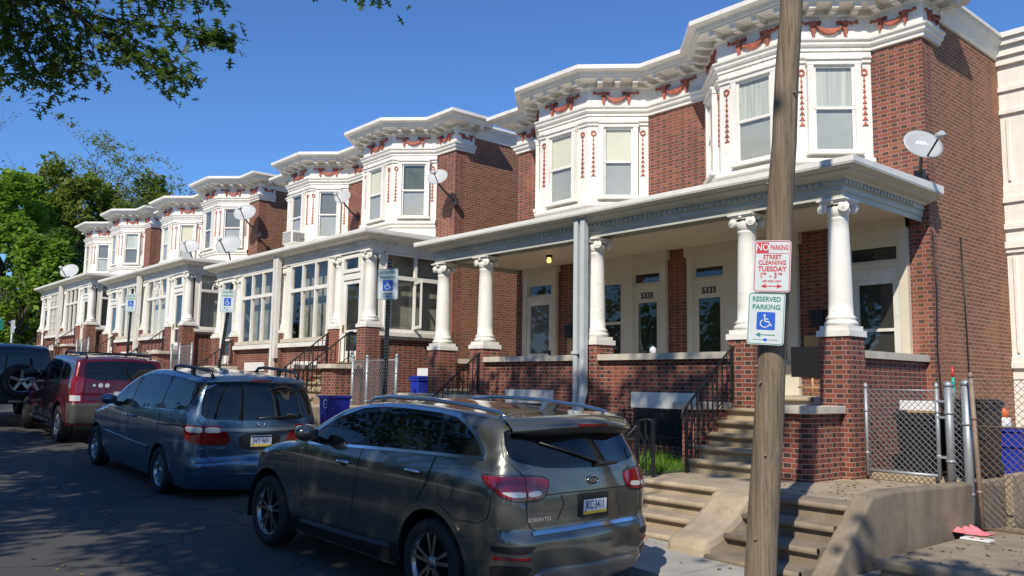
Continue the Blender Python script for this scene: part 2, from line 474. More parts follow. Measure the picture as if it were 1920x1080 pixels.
PORCH = [(.14,2.66),(.155,2.665),(.155,2.745),(.175,2.75),(.175,2.835),(.20,2.84),(.20,2.905),(.23,2.91),(.26,2.935),(.36,2.965),(.39,2.98),(.39,2.995),(.44,3.015),(.48,3.03),(.50,3.035),(.50,3.125),(.40,3.13),(0,3.17)]
LOWER = [(0,5.70),(.05,5.705),(.05,5.765),(.085,5.78),(.10,5.80),(.10,5.845),(.135,5.87),(.14,5.90),(.035,5.93),(.035,6.285),(.07,6.30),(.075,6.335),(.05,6.34),(.05,6.42)]
CROWN = [(.0,6.42),(.40,6.42),(.40,6.455),(.43,6.46),(.44,6.49),(.455,6.53),(.49,6.55),(.585,6.555),(.585,6.64),(.52,6.65),(0,6.66)]

def house(pi_, s, o):
    Xc = XC - PITCH*pi_; dz = DZ[pi_]
    T = lambda u, y, z: (Xc+s*u, y, z+dz)
    flip = s < 0
    mk = lambda: MB(T, flip)
    g = o.get('ground', -1.25)
    root = thing('row_house', o['label'], 'house', (Xc+s*2.45, YW, g+dz), 'brick twin houses along the street')
    root['label'] = o['label']
    u0 = 0.0 if s > 0 else .0
    # ---- masonry
    b = mk(); b.box(0, HW, YW, YW+.3, g-.6, 6.42); b.build('wall', M['brick_front'], root)
    b = mk(); b.box(HW-.3, HW-.002, YW+.3, 25, g-.6, 6.42); b.box(0, HW-.3, 24.7, 25, g-.6, 6.42); b.build('side_wall', M['brick_side'], root)
    b = mk(); b.prism([T(0,YW-.9,6.655),T(HW,YW-.02,6.655),T(HW,25,6.56),T(0,25,6.56)] if False else [(0,YW,6.60),(HW,YW,6.60),(HW,25,6.50),(0,25,6.50)], (0,0,.05)); b.build('roof', M['tar'], root)
    b = mk(); b.sweep([(HW,YW+.6),(HW,25)], [(0,6.16),(.03,6.17),(.10,6.36),(.16,6.44),(.16,6.49),(.20,6.495),(.20,6.56),(0,6.58)]); b.build('eave', M['white'], root)
    # ---- bay
    ua, ub, uc, ud = BU-BH-BP, BU-BH, BU+BH, BU+BH+BP
    yb = YW-BP
    bayp = [(ua,YW),(ub,yb),(uc,yb),(ud,YW)]
    b = mk()
    b.sweep(bayp, [(0,3.20),(.0,3.66),(.05,3.67),(.07,3.74),(.115,3.76),(.115,3.81),(.06,3.84),(.0,3.86),(0,5.50),(.035,5.505),(.035,5.56),(.07,5.575),(.075,5.60),(.03,5.61),(.03,5.66),(.02,5.70)], cap=False)
    bay = b.build('bay_window', M['white'], root)
    # ---- entablature
    path = [(0,YW),(ua,YW),(ub,yb),(uc,yb),(ud,YW),(HW,YW),(HW,YW+.62)]
    b = mk(); b.sweep(path, LOWER); fr = b.build('frieze', M['white'], root)
    b = mk(); b.sweep(path[:-1]+[(HW,YW+.95)], CROWN); cor = b.build('cornice', M['white'], root)
    r2 = sqrt(.5)
    P_f = ((BU,yb,0),(1,0),(0,-1)); fl = BP*sqrt(2)
    P_l = (((ua+ub)/2,(YW+yb)/2,0),(r2,-r2),(-r2,-r2)); P_r = (((uc+ud)/2,(YW+yb)/2,0),(r2,r2),(r2,-r2))
    P_in = ((ua/2,YW,0),(1,0),(0,-1)); P_out = (((ud+HW)/2,YW,0),(1,0),(0,-1)); P_ret = ((HW,YW+.31,0),(0,1),(1,0))
    def bracket(pl, a):
        q = mk()
        q.pbox(pl, a-.055, a+.055, 6.335, 6.418, .055, .36); q.pbox(pl, a-.06, a+.06, 6.40, 6.419, .05, .375)
        q.pprism(pl, [(a-.055,6.31),(a+.055,6.31),(a+.055,6.345),(a-.055,6.345)], .07, .25)
        q.build('bracket', M['white'], cor)
    for pl, aa in ((P_f,(-.66,-.22,.22,.66)),(P_l,(-.34,.03,.40)),(P_r,(-.40,-.03,.34)),(P_in,(-.1,.22) if s > 0 else (-.1,.22)),(P_out,(-.22,.12,)),(P_ret,(-.05,.30))):
        for a in aa: bracket(pl, a)
    def swag(pl, a, b0, w):
        q = mk(); q0 = ((pl[0][0]+pl[2][0]*.034,pl[0][1]+pl[2][1]*.034,0), pl[1], pl[2])
        swag2d(q, q0, a, b0, w); q.build('garland', M['terra'], fr)
    swag(P_f, 0, 6.13, 1.0); swag(P_l, .05, 6.13, .92); swag(P_r, -.05, 6.13, .92); swag(P_out, 0, 6.13, .72); swag(P_ret, .02, 6.13, .52)
    if s > 0: swag(((0,YW,0),(1,0),(0,-1)), 0, 6.13, .98)
    # ---- wreath drops on the bay
    for pl, L in ((P_f, .60), (P_l, .52), (P_r, .52)):
        for sd in (-1, 1):
            q = mk(); drop2d(q, pl, sd*(L), 5.40, 1.0); q.build('wreath_drop', M['terra'], bay)
    # ---- bay windows
    bl = o.get('blinds', [('blind','screen')]*3)
    for k, (pl, w) in enumerate(((P_f,.70),(P_l,.62),(P_r,.68))):
        pw = ((pl[0][0],pl[0][1],3.95), pl[1], pl[2])
        window(root, mk, pw, w, 1.50, up=bl[k][0], lo=bl[k][1], cas=.10)
    # ---- porch
    pf = mk(); pf.box(0, HW-.2, YP-.08, YW-.02, -.22, -.12); pf.build('porch_floor', M['stone'], root)
    ee = 4.67
    rp = [(0,YP),(ee,YP),(ee,YW-.02)]
    b = mk(); b.sweep(rp, [(p[0], p[1]) for p in PORCH]); 
    b.box(0, ee-.14, YP-.14+.28, YP+.16, 2.66, 2.76); 
    n = int(ee/.105)
    for i in range(n):
        a = .05+i*.105; b.box(a, a+.055, YP-.237, YP-.199, 2.845, 2.90)
    for i in range(21):
        a = YP-.2+i*.105; b.box(ee+.199, ee+.237, a, a+.055, 2.845, 2.90)
    pr = b.build('porch_entablature', M[o.get('pmat','porch_green')], root)
    b = mk(); b.box(0, ee+.15, YP-.15, YW-.03, 2.755, 2.78); b.build('porch_ceiling', M['ceiling'], root)
    b = mk(); F0, F1, S1 = YP-.505, YW-.01, ee+.505
    b.add([(0,F0,3.06),(S1,F0,3.06),(S1,F1,3.06),(0,F1,3.06),(0,F0,3.135),(S1,F0,3.135),(S1,F1,3.18),(S1-1.0,F1,3.36),(0,F1,3.36),(S1-1.0,F0+.5,3.2),(0,F0+.5,3.2)],
          [(0,1,5,4),(1,2,6,5),(4,5,9,10),(5,6,7,9),(10,9,7,8),(2,3,8,7,6)])
    b.build('porch_roof', M['roof_edge'], root)
    # ---- columns, piers, knee walls
    for u in ([0,3.18,4.67] if s > 0 else [3.18,4.67]):
        ionic(root, mk, u, YP)
        q = mk(); hw = .22
        q.box(u-hw, u+hw, YP-hw, YP+hw, g-.3, .72); q.build('pier', M['brick_pier'], root)
    q = mk(); q.box(.22 if s > 0 else .22, 2.96, YP-.13, YP+.13, g-.3, .44); kw = q.build('porch_wall', M['brick_pier'], root)
    q = mk(); q.box(.24, 2.95, YP-.23, YP+.2, .44, .545); q.build('coping', M['stone'], kw)
    q = mk(); q.box(4.59, 4.79, YP+.22, YW-.002, g-.3, .44); kw = q.build('porch_wall', M['brick_pier'], root)
    q = mk(); q.box(4.50, 4.86, YP+.21, YW-.01, .44, .545); q.build('coping', M['stone'], kw)
    # below-floor infill between the stair piers
    q = mk(); q.box(3.40, 4.45, YP-.02, YP+.1, g-.3, -.22); q.build('porch_wall', M['brick_pier'], root)
    # basement window: white board over a light
    q = mk(); q.box(.95, 2.33, YP-.15, YP-.128, -.36, -.10); q.build('basement_panel', M['white'], root)
    q = mk(); q.box(1.0, 2.28, YP-.14, YP-.1285, -.95, -.38); q.build('basement_window', M['dark'], root)
    # ---- front wall under the porch
    if o['porch'] == 'open':
        PL = lambda u, z, c=0: ((u,YW-c,z),(1,0),(0,-1))
        q = mk()
        q.pbox(PL(0,0), .27, 2.66, 2.44, 2.757, 0, .10); q.pbox(PL(0,0), .22, 2.72, 2.56, 2.756, 0, .125)
        q.pbox(PL(0,0), 3.46, 4.60, 2.44, 2.757, 0, .10); q.pbox(PL(0,0), 3.40, 4.60, 2.60, 2.756, 0, .125)
        for a0, a1 in ((.27,.40),(1.14,1.42),(2.50,2.66),(3.46,3.60),(4.46,4.60)): q.pbox(PL(0,0), a0, a1, -.12, 2.44, 0, .09)
        q.pbox(PL(0,0), .40, 1.14, 2.02, 2.10, 0, .07); q.pbox(PL(0,0), 3.60, 4.46, 1.98, 2.07, 0, .09)
        q.pbox(PL(0,0), .40, 1.14, 2.36, 2.44, 0, .06); q.pbox(PL(0,0), 3.60, 4.46, 2.36, 2.44, 0, .07); q.pbox(PL(0,0), 1.42, 2.50, 2.24, 2.44, 0, .08)
        q.pbox(PL(0,0), 1.42, 2.50, -.12, .38, 0, .07); q.pbox(PL(0,0), 1.36, 2.56, .36, .42, 0, .13)
        q.build('door_surround', M['cream'], root)
        # transoms
        for a0, a1 in ((.40,1.14),(3.60,4.46)):
            q = mk(); z0 = 2.10 if a0 < 1 else 2.07
            q.pbox(PL(0,0), a0, a0+.05, z0, 2.36, 0, .05); q.pbox(PL(0,0), a1-.05, a1, z0, 2.36, 0, .05)
            q.pbox(PL(0,0), a0+.05, a1-.05, z0, z0+.04, 0, .049); q.pbox(PL(0,0), a0+.05, a1-.05, 2.32, 2.36, 0, .049)
            tw = q.build('transom_window', M['cream'], root)
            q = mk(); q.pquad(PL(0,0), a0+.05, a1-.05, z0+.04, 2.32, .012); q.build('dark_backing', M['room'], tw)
            q = mk(); q.pquad(PL(0,0), a0+.05, a1-.05, z0+.04, 2.32, .03); q.build('pane', M['glass'], tw)
        # main door with one tall light
        q = mk(); D = PL(0,0)
        q.pbox(D, .40, .52, -.12, 2.02, 0, .05); q.pbox(D, 1.02, 1.14, -.12, 2.02, 0, .05); q.pbox(D, .52, 1.02, -.12, .62, 0, .049); q.pbox(D, .52, 1.02, 1.72, 2.02, 0, .049)
        q.pbox(D, .58, .96, 0, .5, .05, .06)
        dr = q.build('front_door', M['cream'], root)
        q = mk(); q.pquad(D, .52, 1.02, .62, 1.72, .01); q.build('drape', M['drape'], dr)
        q = mk(); q.pquad(D, .52, 1.02, .62, 1.72, .03); q.build('pane', M['glass_d'], dr)
        q = mk(); hx = .46
        q.lathe([(0,-.10),(.028,-.095),(.034,-.075),(.02,-.06),(.012,-.05)], T and (hx if True else 0, YW, .55), 10, 'y'); q.build('handle', M['brass'], dr)
        wx, wz, wy = T(.77, YW-.055, 1.86)
        text('house_number', o['num'], (wx, wy-.004, wz) if False else (T(.77,0,0)[0], YW-.056, 1.86+dz), (1,0,0), (0,0,1), .17, M['ink'], dr, bold=.004)
        if o.get('letters'):
            for ch, uu in (('B', .62), ('C', .93)):
                text('door_letter', ch, (T(uu,0,0)[0], YW-.056, .40+dz), (1,0,0), (0,0,1), .15, M['ink'], dr, bold=.012)
        # window beside the door
        q = mk(); q.pbox(D, 1.42, 1.50, .42, 2.24, 0, .05); q.pbox(D, 2.42, 2.50, .42, 2.24, 0, .05); q.pbox(D, 1.50, 2.42, .42, .50, 0, .049); q.pbox(D, 1.50, 2.42, 2.17, 2.24, 0, .049); q.pbox(D, 1.50, 2.42, 1.30, 1.36, 0, .05)
        wn = q.build('window', M['cream'], root)
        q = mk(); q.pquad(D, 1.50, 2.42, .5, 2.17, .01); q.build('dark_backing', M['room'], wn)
        q = mk(); q.pquad(D, 1.50, 2.42, .5, 2.17, .03); q.build('pane', M['glass'], wn)
        # side storm door with upper and lower glass
        q = mk()
        if o.get('storm') == 'full':
            q.pbox(D, 3.60, 3.76, -.12, 1.98, 0, .06); q.pbox(D, 4.34, 4.46, -.12, 1.98, 0, .06); q.pbox(D, 3.76, 4.34, 1.72, 1.98, 0, .059); q.pbox(D, 3.76, 4.34, -.12, .10, 0, .059); q.pbox(D, 3.76, 4.34, .94, .99, 0, .055)
            lights = ((.10,.94),(.99,1.72))
        else:
            q.pbox(D, 3.60, 3.70, -.12, 1.98, 0, .06); q.pbox(D, 4.36, 4.46, -.12, 1.98, 0, .06); q.pbox(D, 3.70, 4.36, 1.86, 1.98, 0, .059); q.pbox(D, 3.70, 4.36, -.12, .72, 0, .059)
            lights = ((.72,1.86),)
        sd_ = q.build('storm_door', M['white_old'], root)
        for z0, z1 in lights:
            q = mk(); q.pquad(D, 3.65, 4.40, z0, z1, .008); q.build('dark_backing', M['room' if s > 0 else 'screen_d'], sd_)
            q = mk(); q.pquad(D, 3.65, 4.40, z0, z1, .035); q.build('pane', M['glass'], sd_)
        q = mk(); q.pbox(D, 3.63, 3.67, .62, .78, .06, .10); q.build('handle', M['iron'], sd_)
        # letter box and plywood board on the pier
        q = mk(); q.pbox(D, 2.85, 3.12, .42, 1.05, 0, .04) if s < 0 else q.pbox(D, 2.74, 3.20, .38, .92, 0, .04); q.build('plywood_board', M['ply'], root)
        q = mk(); q.pbox(D, 2.92, 3.14, 1.06, 1.32, 0, .12); q.pbox(D, 2.90, 3.16, 1.30, 1.345, 0, .14); q.build('letter_box', M['iron'], root)
    else:
        enclosed(root, mk, T, o, s, dz)
    return root

def enclosed(root, mk, T, o, s, dz):
    kind = o['porch']; D = ((0,YP-.06,0),(1,0),(0,-1)); top = 2.655; sill = .42
    def lights(pl, a0, a1, n, z0, zt, mid, grid=0, fan=False, name='porch_window', tn=None):
        """white framed row of n lights with transoms above"""
        q = mk(); w = (a1-a0)/n; fr = .07; c = .09
        q.pbox(pl, a0, a1, z0, z0+.09, 0, c-.001); q.pbox(pl, a0, a1, zt-.05, zt, 0, c-.001)
        for i in range(n+1):
            m = a0+i*w; q.pbox(pl, max(a0,m-fr/2-(.03 if i in (0,n) else 0)), min(a1,m+fr/2+(.03 if i in (0,n) else 0)), z0+.09, zt-.05, 0, c)
        if mid: q.pbox(pl, a0+.06, a1-.06, mid, mid+.10, 0, c+.012)
        if grid:
            for i in range(n):
                q.pbox(pl, a0+(i+.5)*w-.012, a0+(i+.5)*w+.012, z0+.09, zt-.05, .01, c-.03)
            for k in range(1, grid): q.pbox(pl, a0+.06, a1-.06, z0+(zt-z0)*k/grid, z0+(zt-z0)*k/grid+.024, .01, c-.031)
        if fan:
            cx, R = (a0+a1)/2, min((a1-a0)/2-.06, zt-mid-.2)
            for k in range(9):
                t = pi*k/8
                for r0, r1 in ((.12*R/.5, R),):
                    dx, dy = cos(t), sin(t)
                    q.pprism(pl, [(cx+dx*r0-dy*.014,mid+.1+dy*r0*1.0+dx*.014),(cx+dx*r0+dy*.014,mid+.1+dy*r0-dx*.014),(cx+dx*r1+dy*.014,mid+.1+dy*r1-dx*.014),(cx+dx*r1-dy*.014,mid+.1+dy*r1+dx*.014)], .02, .08)
            for R2 in (R, R*.55):
                for k in range(16):
                    t0, t1 = pi*k/16, pi*(k+1)/16
                    q.pprism(pl, [(cx+cos(t0)*(R2-.03),mid+.1+sin(t0)*(R2-.03)),(cx+cos(t0)*R2,mid+.1+sin(t0)*R2),(cx+cos(t1)*R2,mid+.1+sin(t1)*R2),(cx+cos(t1)*(R2-.03),mid+.1+sin(t1)*(R2-.03))], .02, .085)
        w_ = q.build(name, M['white'], root)
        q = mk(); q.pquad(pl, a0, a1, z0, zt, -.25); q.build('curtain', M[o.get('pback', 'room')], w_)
        q = mk(); q.pquad(pl, a0+.02, a1-.02, z0+.02, zt-.02, .03); q.build('pane', M['glass'], w_)
        return w_
    mid = 1.86
    a0, a1 = (.20, 2.98) if s > 0 else (.20, 2.98)
    # timber posts flanking the triple light
    q = mk(); q.pbox(D, a0, a0+.34, sill, top, -.05, .06); q.pbox(D, a1-.2, a1, sill, top, -.05, .06)
    q.pbox(D, a0-.02, a1+.02, sill-.12, sill, -.1, .22); q.build('window_sill', M['white'], root)
    lights(D, a0+.34, a1-.2, 3, sill, top, mid, grid=o.get('grid', 0), fan=o.get('fan', False))
    # doorway between the outer columns
    q = mk(); d0, d1 = 3.36, 4.50
    q.pbox(D, d0, d0+.16, -.12, top, -.04, .05); q.pbox(D, d1-.14, d1, -.12, top, -.04, .05); q.pbox(D, d0+.16, d1-.14, 1.98, 2.16, -.04, .055); q.pbox(D, d0+.16, d1-.14, 2.58, top, -.04, .05)
    q.build('door_surround', M['white'], root)
    lights(D, d0+.16, d1-.14, 1, 2.16, 2.58, 0, fan=False, name='transom_window')
    q = mk(); x0, x1 = d0+.16, d1-.14
    q.pbox(D, x0, x0+.10, -.12, 1.98, -.03, .02); q.pbox(D, x1-.10, x1, -.12, 1.98, -.03, .02); q.pbox(D, x0+.1, x1-.1, 1.87, 1.98, -.03, .019); q.pbox(D, x0+.1, x1-.1, -.12, .14, -.03, .019); q.pbox(D, x0+.1, x1-.1, .62, .68, -.03, .015)
    dr = q.build('storm_door', M['white'], root)
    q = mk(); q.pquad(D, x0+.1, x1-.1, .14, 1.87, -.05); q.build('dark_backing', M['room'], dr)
    q = mk(); q.pquad(D, x0+.1, x1-.1, .14, 1.87, -.01); q.build('pane', M['glass'], dr)
    q = mk(); q.pbox(D, x0+.03, x0+.07, .62, .82, .02, .06); q.build('handle', M['brass'], dr)
    if o.get('num2') : text('house_number', o['num2'], (T((x0+x1)/2,0,0)[0], YP-.078, .03+dz), (1,0,0), (0,0,1), .15, M['ink'], dr, bold=.003)
    # side of the porch
    S = ((4.72,(YP+YW)/2,0),(0,1),(1,0))
    q = mk(); q.pbox(S, -1.02, 1.18, .52, .62, -.1, .2); q.pbox(S, -1.0, -.86, .62, top, -.05, .05); q.pbox(S, 1.03, 1.18, .62, top, -.05, .05); q.build('window_sill', M['white'], root)
    if kind == 'casement':
        lights(S, -.86, 1.03, 2, .62, top, 1.98)
        # one casement leaf standing open
        q = mk(); sh = ((4.80,YP+1.23,0),(.94,-.34),(.34,.94))
        q.pbox(sh, 0, .07, .72, 1.96, 0, .04); q.pbox(sh, .63, .70, .72, 1.96, 0, .04); q.pbox(sh, .07, .63, .72, .80, 0, .039); q.pbox(sh, .07, .63, 1.88, 1.96, 0, .039)
        ow = q.build('open_casement', M['white'], root)
        q = mk(); q.pquad(sh, .07, .63, .80, 1.88, .02); q.build('pane', M['glass'], ow)
    else:
        lights(S, -.86, 1.03, 1, .62, top, 1.98, fan=(kind == 'fan'))

KINDS = [('brick', 'blind')]
HOUSES = []
HOUSES.append(house(0, 1, dict(porch='open', num='5333', letters=True, storm='full', label='brick house numbered 5333 with satellite dish, at right end of nearest open porch', blinds=[('blind_w','screen'),('blind_w','screen'),('blind_w','screen')])))
HOUSES.append(house(0, -1, dict(porch='open', num='5335', label='brick house numbered 5335 with lit lamp under its open porch', blinds=[('blind','screen'),('blind','screen'),('blind','screen_d')])))
HOUSES.append(house(1, 1, dict(porch='casement', pback='curtain_grey', num2='5337', pmat='white_old', label='brick house with enclosed porch, large open casement windows and dish beside its bay', blinds=[('blind','screen'),('blind','screen'),('drape','screen')])))
HOUSES.append(house(1, -1, dict(porch='triple', pback='curtain_grey', pmat='white_old', label='brick house with window air conditioner in its upper bay', blinds=[('screen_d','screen'),('screen_d','screen'),('drape','screen')])))
HOUSES.append(house(2, 1, dict(porch='fan', fan=True, pmat='white_old', pback='blind_w', label='brick house with sunburst fanlight porch windows and dish before its brick side wall', blinds=[('screen_d','screen_d'),('screen','screen'),('screen_d','screen')])))
HOUSES.append(house(2, -1, dict(porch='fan', fan=True, pmat='white_old', pback='blind_w', label='brick house with fanlight porch behind the farthest reserved parking sign', blinds=[('blind','screen'),('blind','screen'),('blind','screen')])))
HOUSES.append(house(3, 1, dict(porch='triple', pback='curtain_grey', pmat='white_old', label='second farthest brick house in the row, beside house with small paned porch', blinds=[('screen','screen'),('screen_d','screen'),('blind_w','screen_d')])))
HOUSES.append(house(3, -1, dict(porch='triple', grid=6, pmat='white_old', label='farthest brick house of the row, with small paned porch windows beside the green trees', blinds=[('screen','screen'),('screen_d','screen'),('screen_d','screen_d')])))

# porch ceiling lamp of 5335 (lit)
E_ = NT('lamp_bulb_glow'); E_.set(Base_Color=(.9,.6,.2), Emission_Color=(1,.62,.15), Emission_Strength=2.2); M['bulb'] = E_.m
q = MB(); q.lathe([(.07,-.05),(.07,0)], (-13.0,12.35,2.755), 12); lp = q.build('ceiling_lamp', M['iron'], HOUSES[1])
q = MB(); q.lathe([(0,-.17),(.04,-.155),(.052,-.12),(.04,-.08),(.03,-.05)], (-13.0,12.35,2.755), 12); q.build('bulb', M['bulb'], lp)

# drain pipes on the porch party line
def drain(root, x, y, dz, mat, kick=True, g=-1.2):
    q = MB(); q.box(x-.165, x-.07, y-.05, y+.05, g+dz, 2.98+dz); q.box(x-.19, x-.025, y-.075, y+.07, .55+dz, .60+dz); q.build('drain_pipe', M[mat], root)
    q = MB(); q.box(x+.0, x+.10, y-.05, y+.055, -.15+dz, 2.98+dz)
    q.prism([(x+.0,y-.055,-.15+dz),(x+.10,y-.055,-.15+dz),(x+.19,y-.33,-.75+dz),(x+.085,y-.33,-.75+dz)], (0,.1,.02)); q.build('drain_pipe', M[mat], root)
drain(HOUSES[0], XC-.02, YP-.36, 0, 'drain')
for i in (1,2,3):
    q = MB(); q.box(XC-PITCH*i-.17, XC-PITCH*i-.03, YP-.36, YP-.24, -1.2+DZ[i], 3.0+DZ[i]); q.box(XC-PITCH*i+.01, XC-PITCH*i+.14, YP-.36, YP-.24, .0+DZ[i], 3.0+DZ[i]); q.build('drain_pipe', M['white_old'], HOUSES[2*i])

# white rear side bay and the cables on the brick flank of 5333
q = MB(); xw = XC+HW
for z0, z1, c in ((-1.1,.42,.0),(.42,.52,.07),(.52,.62,.04),(.62,2.52,.0),(2.52,2.60,.05),(2.60,2.72,.09),(2.72,2.95,.02),(2.95,3.05,.08),(3.05,3.45,.02),(3.45,3.55,.07),(3.55,3.78,.03),(3.78,5.12,.0),(5.12,5.2,.06),(5.2,5.55,.02),(5.55,5.63,.07),(5.63,6.05,.02),(6.05,6.2,.10),(6.2,6.38,.16),(6.38,6.5,.24),(6.5,6.6,.30)):
    q.box(xw-.1, xw+1.6, 16.9-c, 20, z0, z1)
for a in (.10, .52, 1.06): 
    q.box(xw+a, xw+a+.04, 16.86, 16.9, 3.86, 5.05); q.box(xw+a, xw+a+.04, 16.86, 16.9, .7, 2.45)
q.build('side_bay', M['white'], HOUSES[0])
for pts in ([(xw+.01,14.78,2.55),(xw+.02,14.82,1.2),(xw+.02,14.86,.0),(xw+.02,14.9,-1.1)],[(xw+.01,13.68,2.5),(xw+.02,13.72,1.6),(xw+.02,13.66,.6),(xw+.02,13.74,-.2),(xw+.02,13.78,-1.1)]):
    q = MB(); q.tube(pts, .013, 6); q.build('cable', M['ink'], HOUSES[0])
# --------------------------------------------------------------------- site
RP = [(200,-3.4),(40,-2.7),(5,-2.16),(-3,-1.97),(-5.92,-1.863),(-8.7,-1.76),(-13.25,-1.70),(-16.4,-1.54),(-20.37,-1.385),(-23.5,-1.24),(-27,-1.08),(-40,-.5),(-60,.4),(-90,1.6),(-160,4),(-400,9)]
def rz(x):
    for (x0,z0),(x1,z1) in zip(RP[:-1], RP[1:]):
        if x <= x0 and x >= x1: return z0+(z1-z0)*(x-x0)/(x1-x0)
    return RP[-1][1]
XS = sorted(set([p[0] for p in RP]+[-2-3*i for i in range(20)]+[0,10,20]), reverse=True)

def ribbon(name, y0, y1, dz, mat, kind='structure', xs=XS, thick=0):
    q = MB(); n = len(xs)
    for x in xs: q.v += [(x,y0,rz(x)+dz),(x,y1,rz(x)+dz)]
    for i in range(n-1): q.f.append([2*i,2*i+2,2*i+3,2*i+1][::-1]); q.sm.append(False)
    if thick:
        b = len(q.v)
        for x in xs: q.v += [(x,y0,rz(x)+dz-thick)]
        for i in range(n-1): q.f.append([2*i,b+i,b+i+1,2*i+2][::-1]); q.sm.append(False)
    o = q.build(name, mat)
    # make normals face up
    bm = bmesh.new(); bm.from_mesh(o.data)
    for f in bm.faces:
        f.normal_update()
        if f.normal.z < -.3: f.normal_flip()
    bm.to_mesh(o.data); bm.free()
    return tag(o, kind=kind)

t = NT('ground_soil'); P = t.pos()
t.set(Base_Color=t.mix(t.noise(.6,6,.7,P), (.05,.065,.025), (.12,.10,.06)), Roughness=.95); M['soil'] = t.m
t = NT('asphalt'); P = t.pos()
c = t.mix(t.noise(300,3,.8,P), (.028,.027,.027), (.105,.10,.093))
c = t.mix(t.math('MULTIPLY', t.ramp(t.noise(.5,6,.7,t.stretch(P,(.25,1,1))), (.45,0),(.7,1)), .55), c, (.082,.077,.070))
cr = t.n('ShaderNodeTexVoronoi', feature='DISTANCE_TO_EDGE'); cr.inputs['Scale'].default_value = .55
wv = t.n('ShaderNodeVectorMath', operation='ADD'); t.l(P, wv.inputs[0]); nn = t.n('ShaderNodeTexNoise'); nn.inputs['Scale'].default_value = 1.5; nn.inputs['Detail'].default_value = 6; t.l(P, nn.inputs['Vector']); t.l(nn.outputs['Color'], wv.inputs[1]); t.l(wv.outputs[0], cr.inputs['Vector'])
c = t.mix(t.math('MULTIPLY', t.math('LESS_THAN', cr.outputs['Distance'], .013), .8), c, (.015,.015,.015))
t.set(Base_Color=c, Roughness=.8); t.bump(t.noise(160,3,.7,P), .5, .01); M['asphalt'] = t.m
t = NT('grass_soil'); P = t.pos(); t.set(Base_Color=t.mix(t.noise(20,4,.7,P),(.04,.06,.015),(.09,.12,.03)),Roughness=.95); M['lawn'] = t.m

ribbon('ground', -400, 400, -.03, M['soil'])
ribbon('road', -5.2, 6.52, 0, M['asphalt'], xs=[x for x in XS if -120 < x < 60])
ribbon('kerb', 6.52, 6.68, .115, M['walk'], xs=[x for x in XS if -70 < x < 30], thick=.2)
ribbon('sidewalk', 6.68, 9.6, .11, M['walk'], xs=[x for x in XS if -70 < x < 30])
ribbon('opposite_sidewalk', -9.0, -5.2, .1, M['walk'], xs=[x for x in XS if -70 < x < 30], thick=.15)
# expansion joints of the sidewalk
q = MB()
for i in range(30):
    x = -2.2-1.5*i; z = rz(x)+.1105
    q.add([(x,6.7,z),(x+.012,6.7,z),(x+.012,8.6,z),(x,8.6,z)], [(0,1,2,3)])
tag(q.build('sidewalk_joint', M['concrete_dark']), kind='structure')

# terraces in front of each pair of houses
for i in range(4):
    xl, xr = XC-PITCH*i-6.3, XC-PITCH*i+6.0
    if i == 0: xr = -5.98
    z = -1.2+DZ[i]
    q = MB(); q.box(xl, xr, 8.75, YW, rz(xr)-.3, z)
    tag(q.build('terrace', M['concrete'], bevel=.02), kind='structure')
q = MB(); q.box(-5.98, -4.22, 8.6, 30, -2.3, -1.2); q.box(-5.62, -4.22, 11.45, 30, -1.3, -1.12)
tag(q.build('side_path', M['concrete'], bevel=.02), kind='structure')
q = MB(); q.box(-4.0, 6, 8.25, 11.5, -2.4, -1.63); q.box(-4.02, 6, 8.19, 8.4, -1.72, -1.625)
tag(q.build('lower_platform', M['concrete_shaded'], bevel=.025), kind='structure')
q = MB(); q.box(-4.0, 8, 11.5, 30, -2.4, -1.66); tag(q.build('side_yard', M['soil']), kind='structure')

# dry leaves and grit lying about
q = MB(); rl = random.Random(23)
for k in range(420):
    w_ = rl.random()
    if w_ < .35: x, y, z = rl.uniform(-3.95,-1.5), rl.uniform(8.4,11.2), -1.622
    elif w_ < .55: x, y, z = rl.uniform(-5.9,-4.5), rl.uniform(8.8,11.2), -1.196
    elif w_ < .75: x = rl.uniform(-9,-2.5); y, z = rl.uniform(6.8,8.0), rz(x)+.115
    else: x = rl.uniform(-18,-6); y, z = rl.uniform(1.5,3.6), rz(x)+.006
    s_, a = rl.uniform(.012,.04), rl.uniform(0,6.28)
    q.add([(x+s_*cos(a),y+s_*sin(a),z),(x-s_*.5*sin(a),y+s_*.5*cos(a),z+rl.uniform(.002,.016)),(x-s_*cos(a),y-s_*sin(a),z),(x+s_*.5*sin(a),y-s_*.5*cos(a),z+.002)], [(0,1,2),(0,2,3)])
M['dry_leaf'] = paint('dry_leaf', (.17,.11,.05), .8, .5, 30)
tag(q.build('leaf_litter', M['dry_leaf']), 'dry leaf litter scattered on the steps and pavement', 'leaf litter', kind='stuff')
# lower flights of concrete steps
def flight(name, label, x0, x1, y0, ztop, n, rise, run, mat='concrete'):
    q = MB()
    for k in range(n):
        y = y0-run*k; z = ztop-rise*k
        # tread slab with rounded nosing
        q.box(x0-.0, x1, y-.02, y+run+.02, z-.07, z)
        q.tube([(x0,y-.012,z-.036),(x1,y-.012,z-.036)], .036, 8)
        q.box(x0, x1, y+.02, y+.6, z-rise-.25, z-.068)
    o = q.build(name, M[mat]); return tag(o, label, 'steps')
flight('concrete_steps', 'flight of worn concrete sidewalk steps at left, behind the olive grey suv', -8.3, -6.05, 8.72, -1.196, 4, .158, .30)
flight('concrete_steps', 'flight of dark stained concrete steps right of the wooden pole', -5.5, -4.42, 8.55, -1.196, 4, .178, .34, 'concrete_dark')

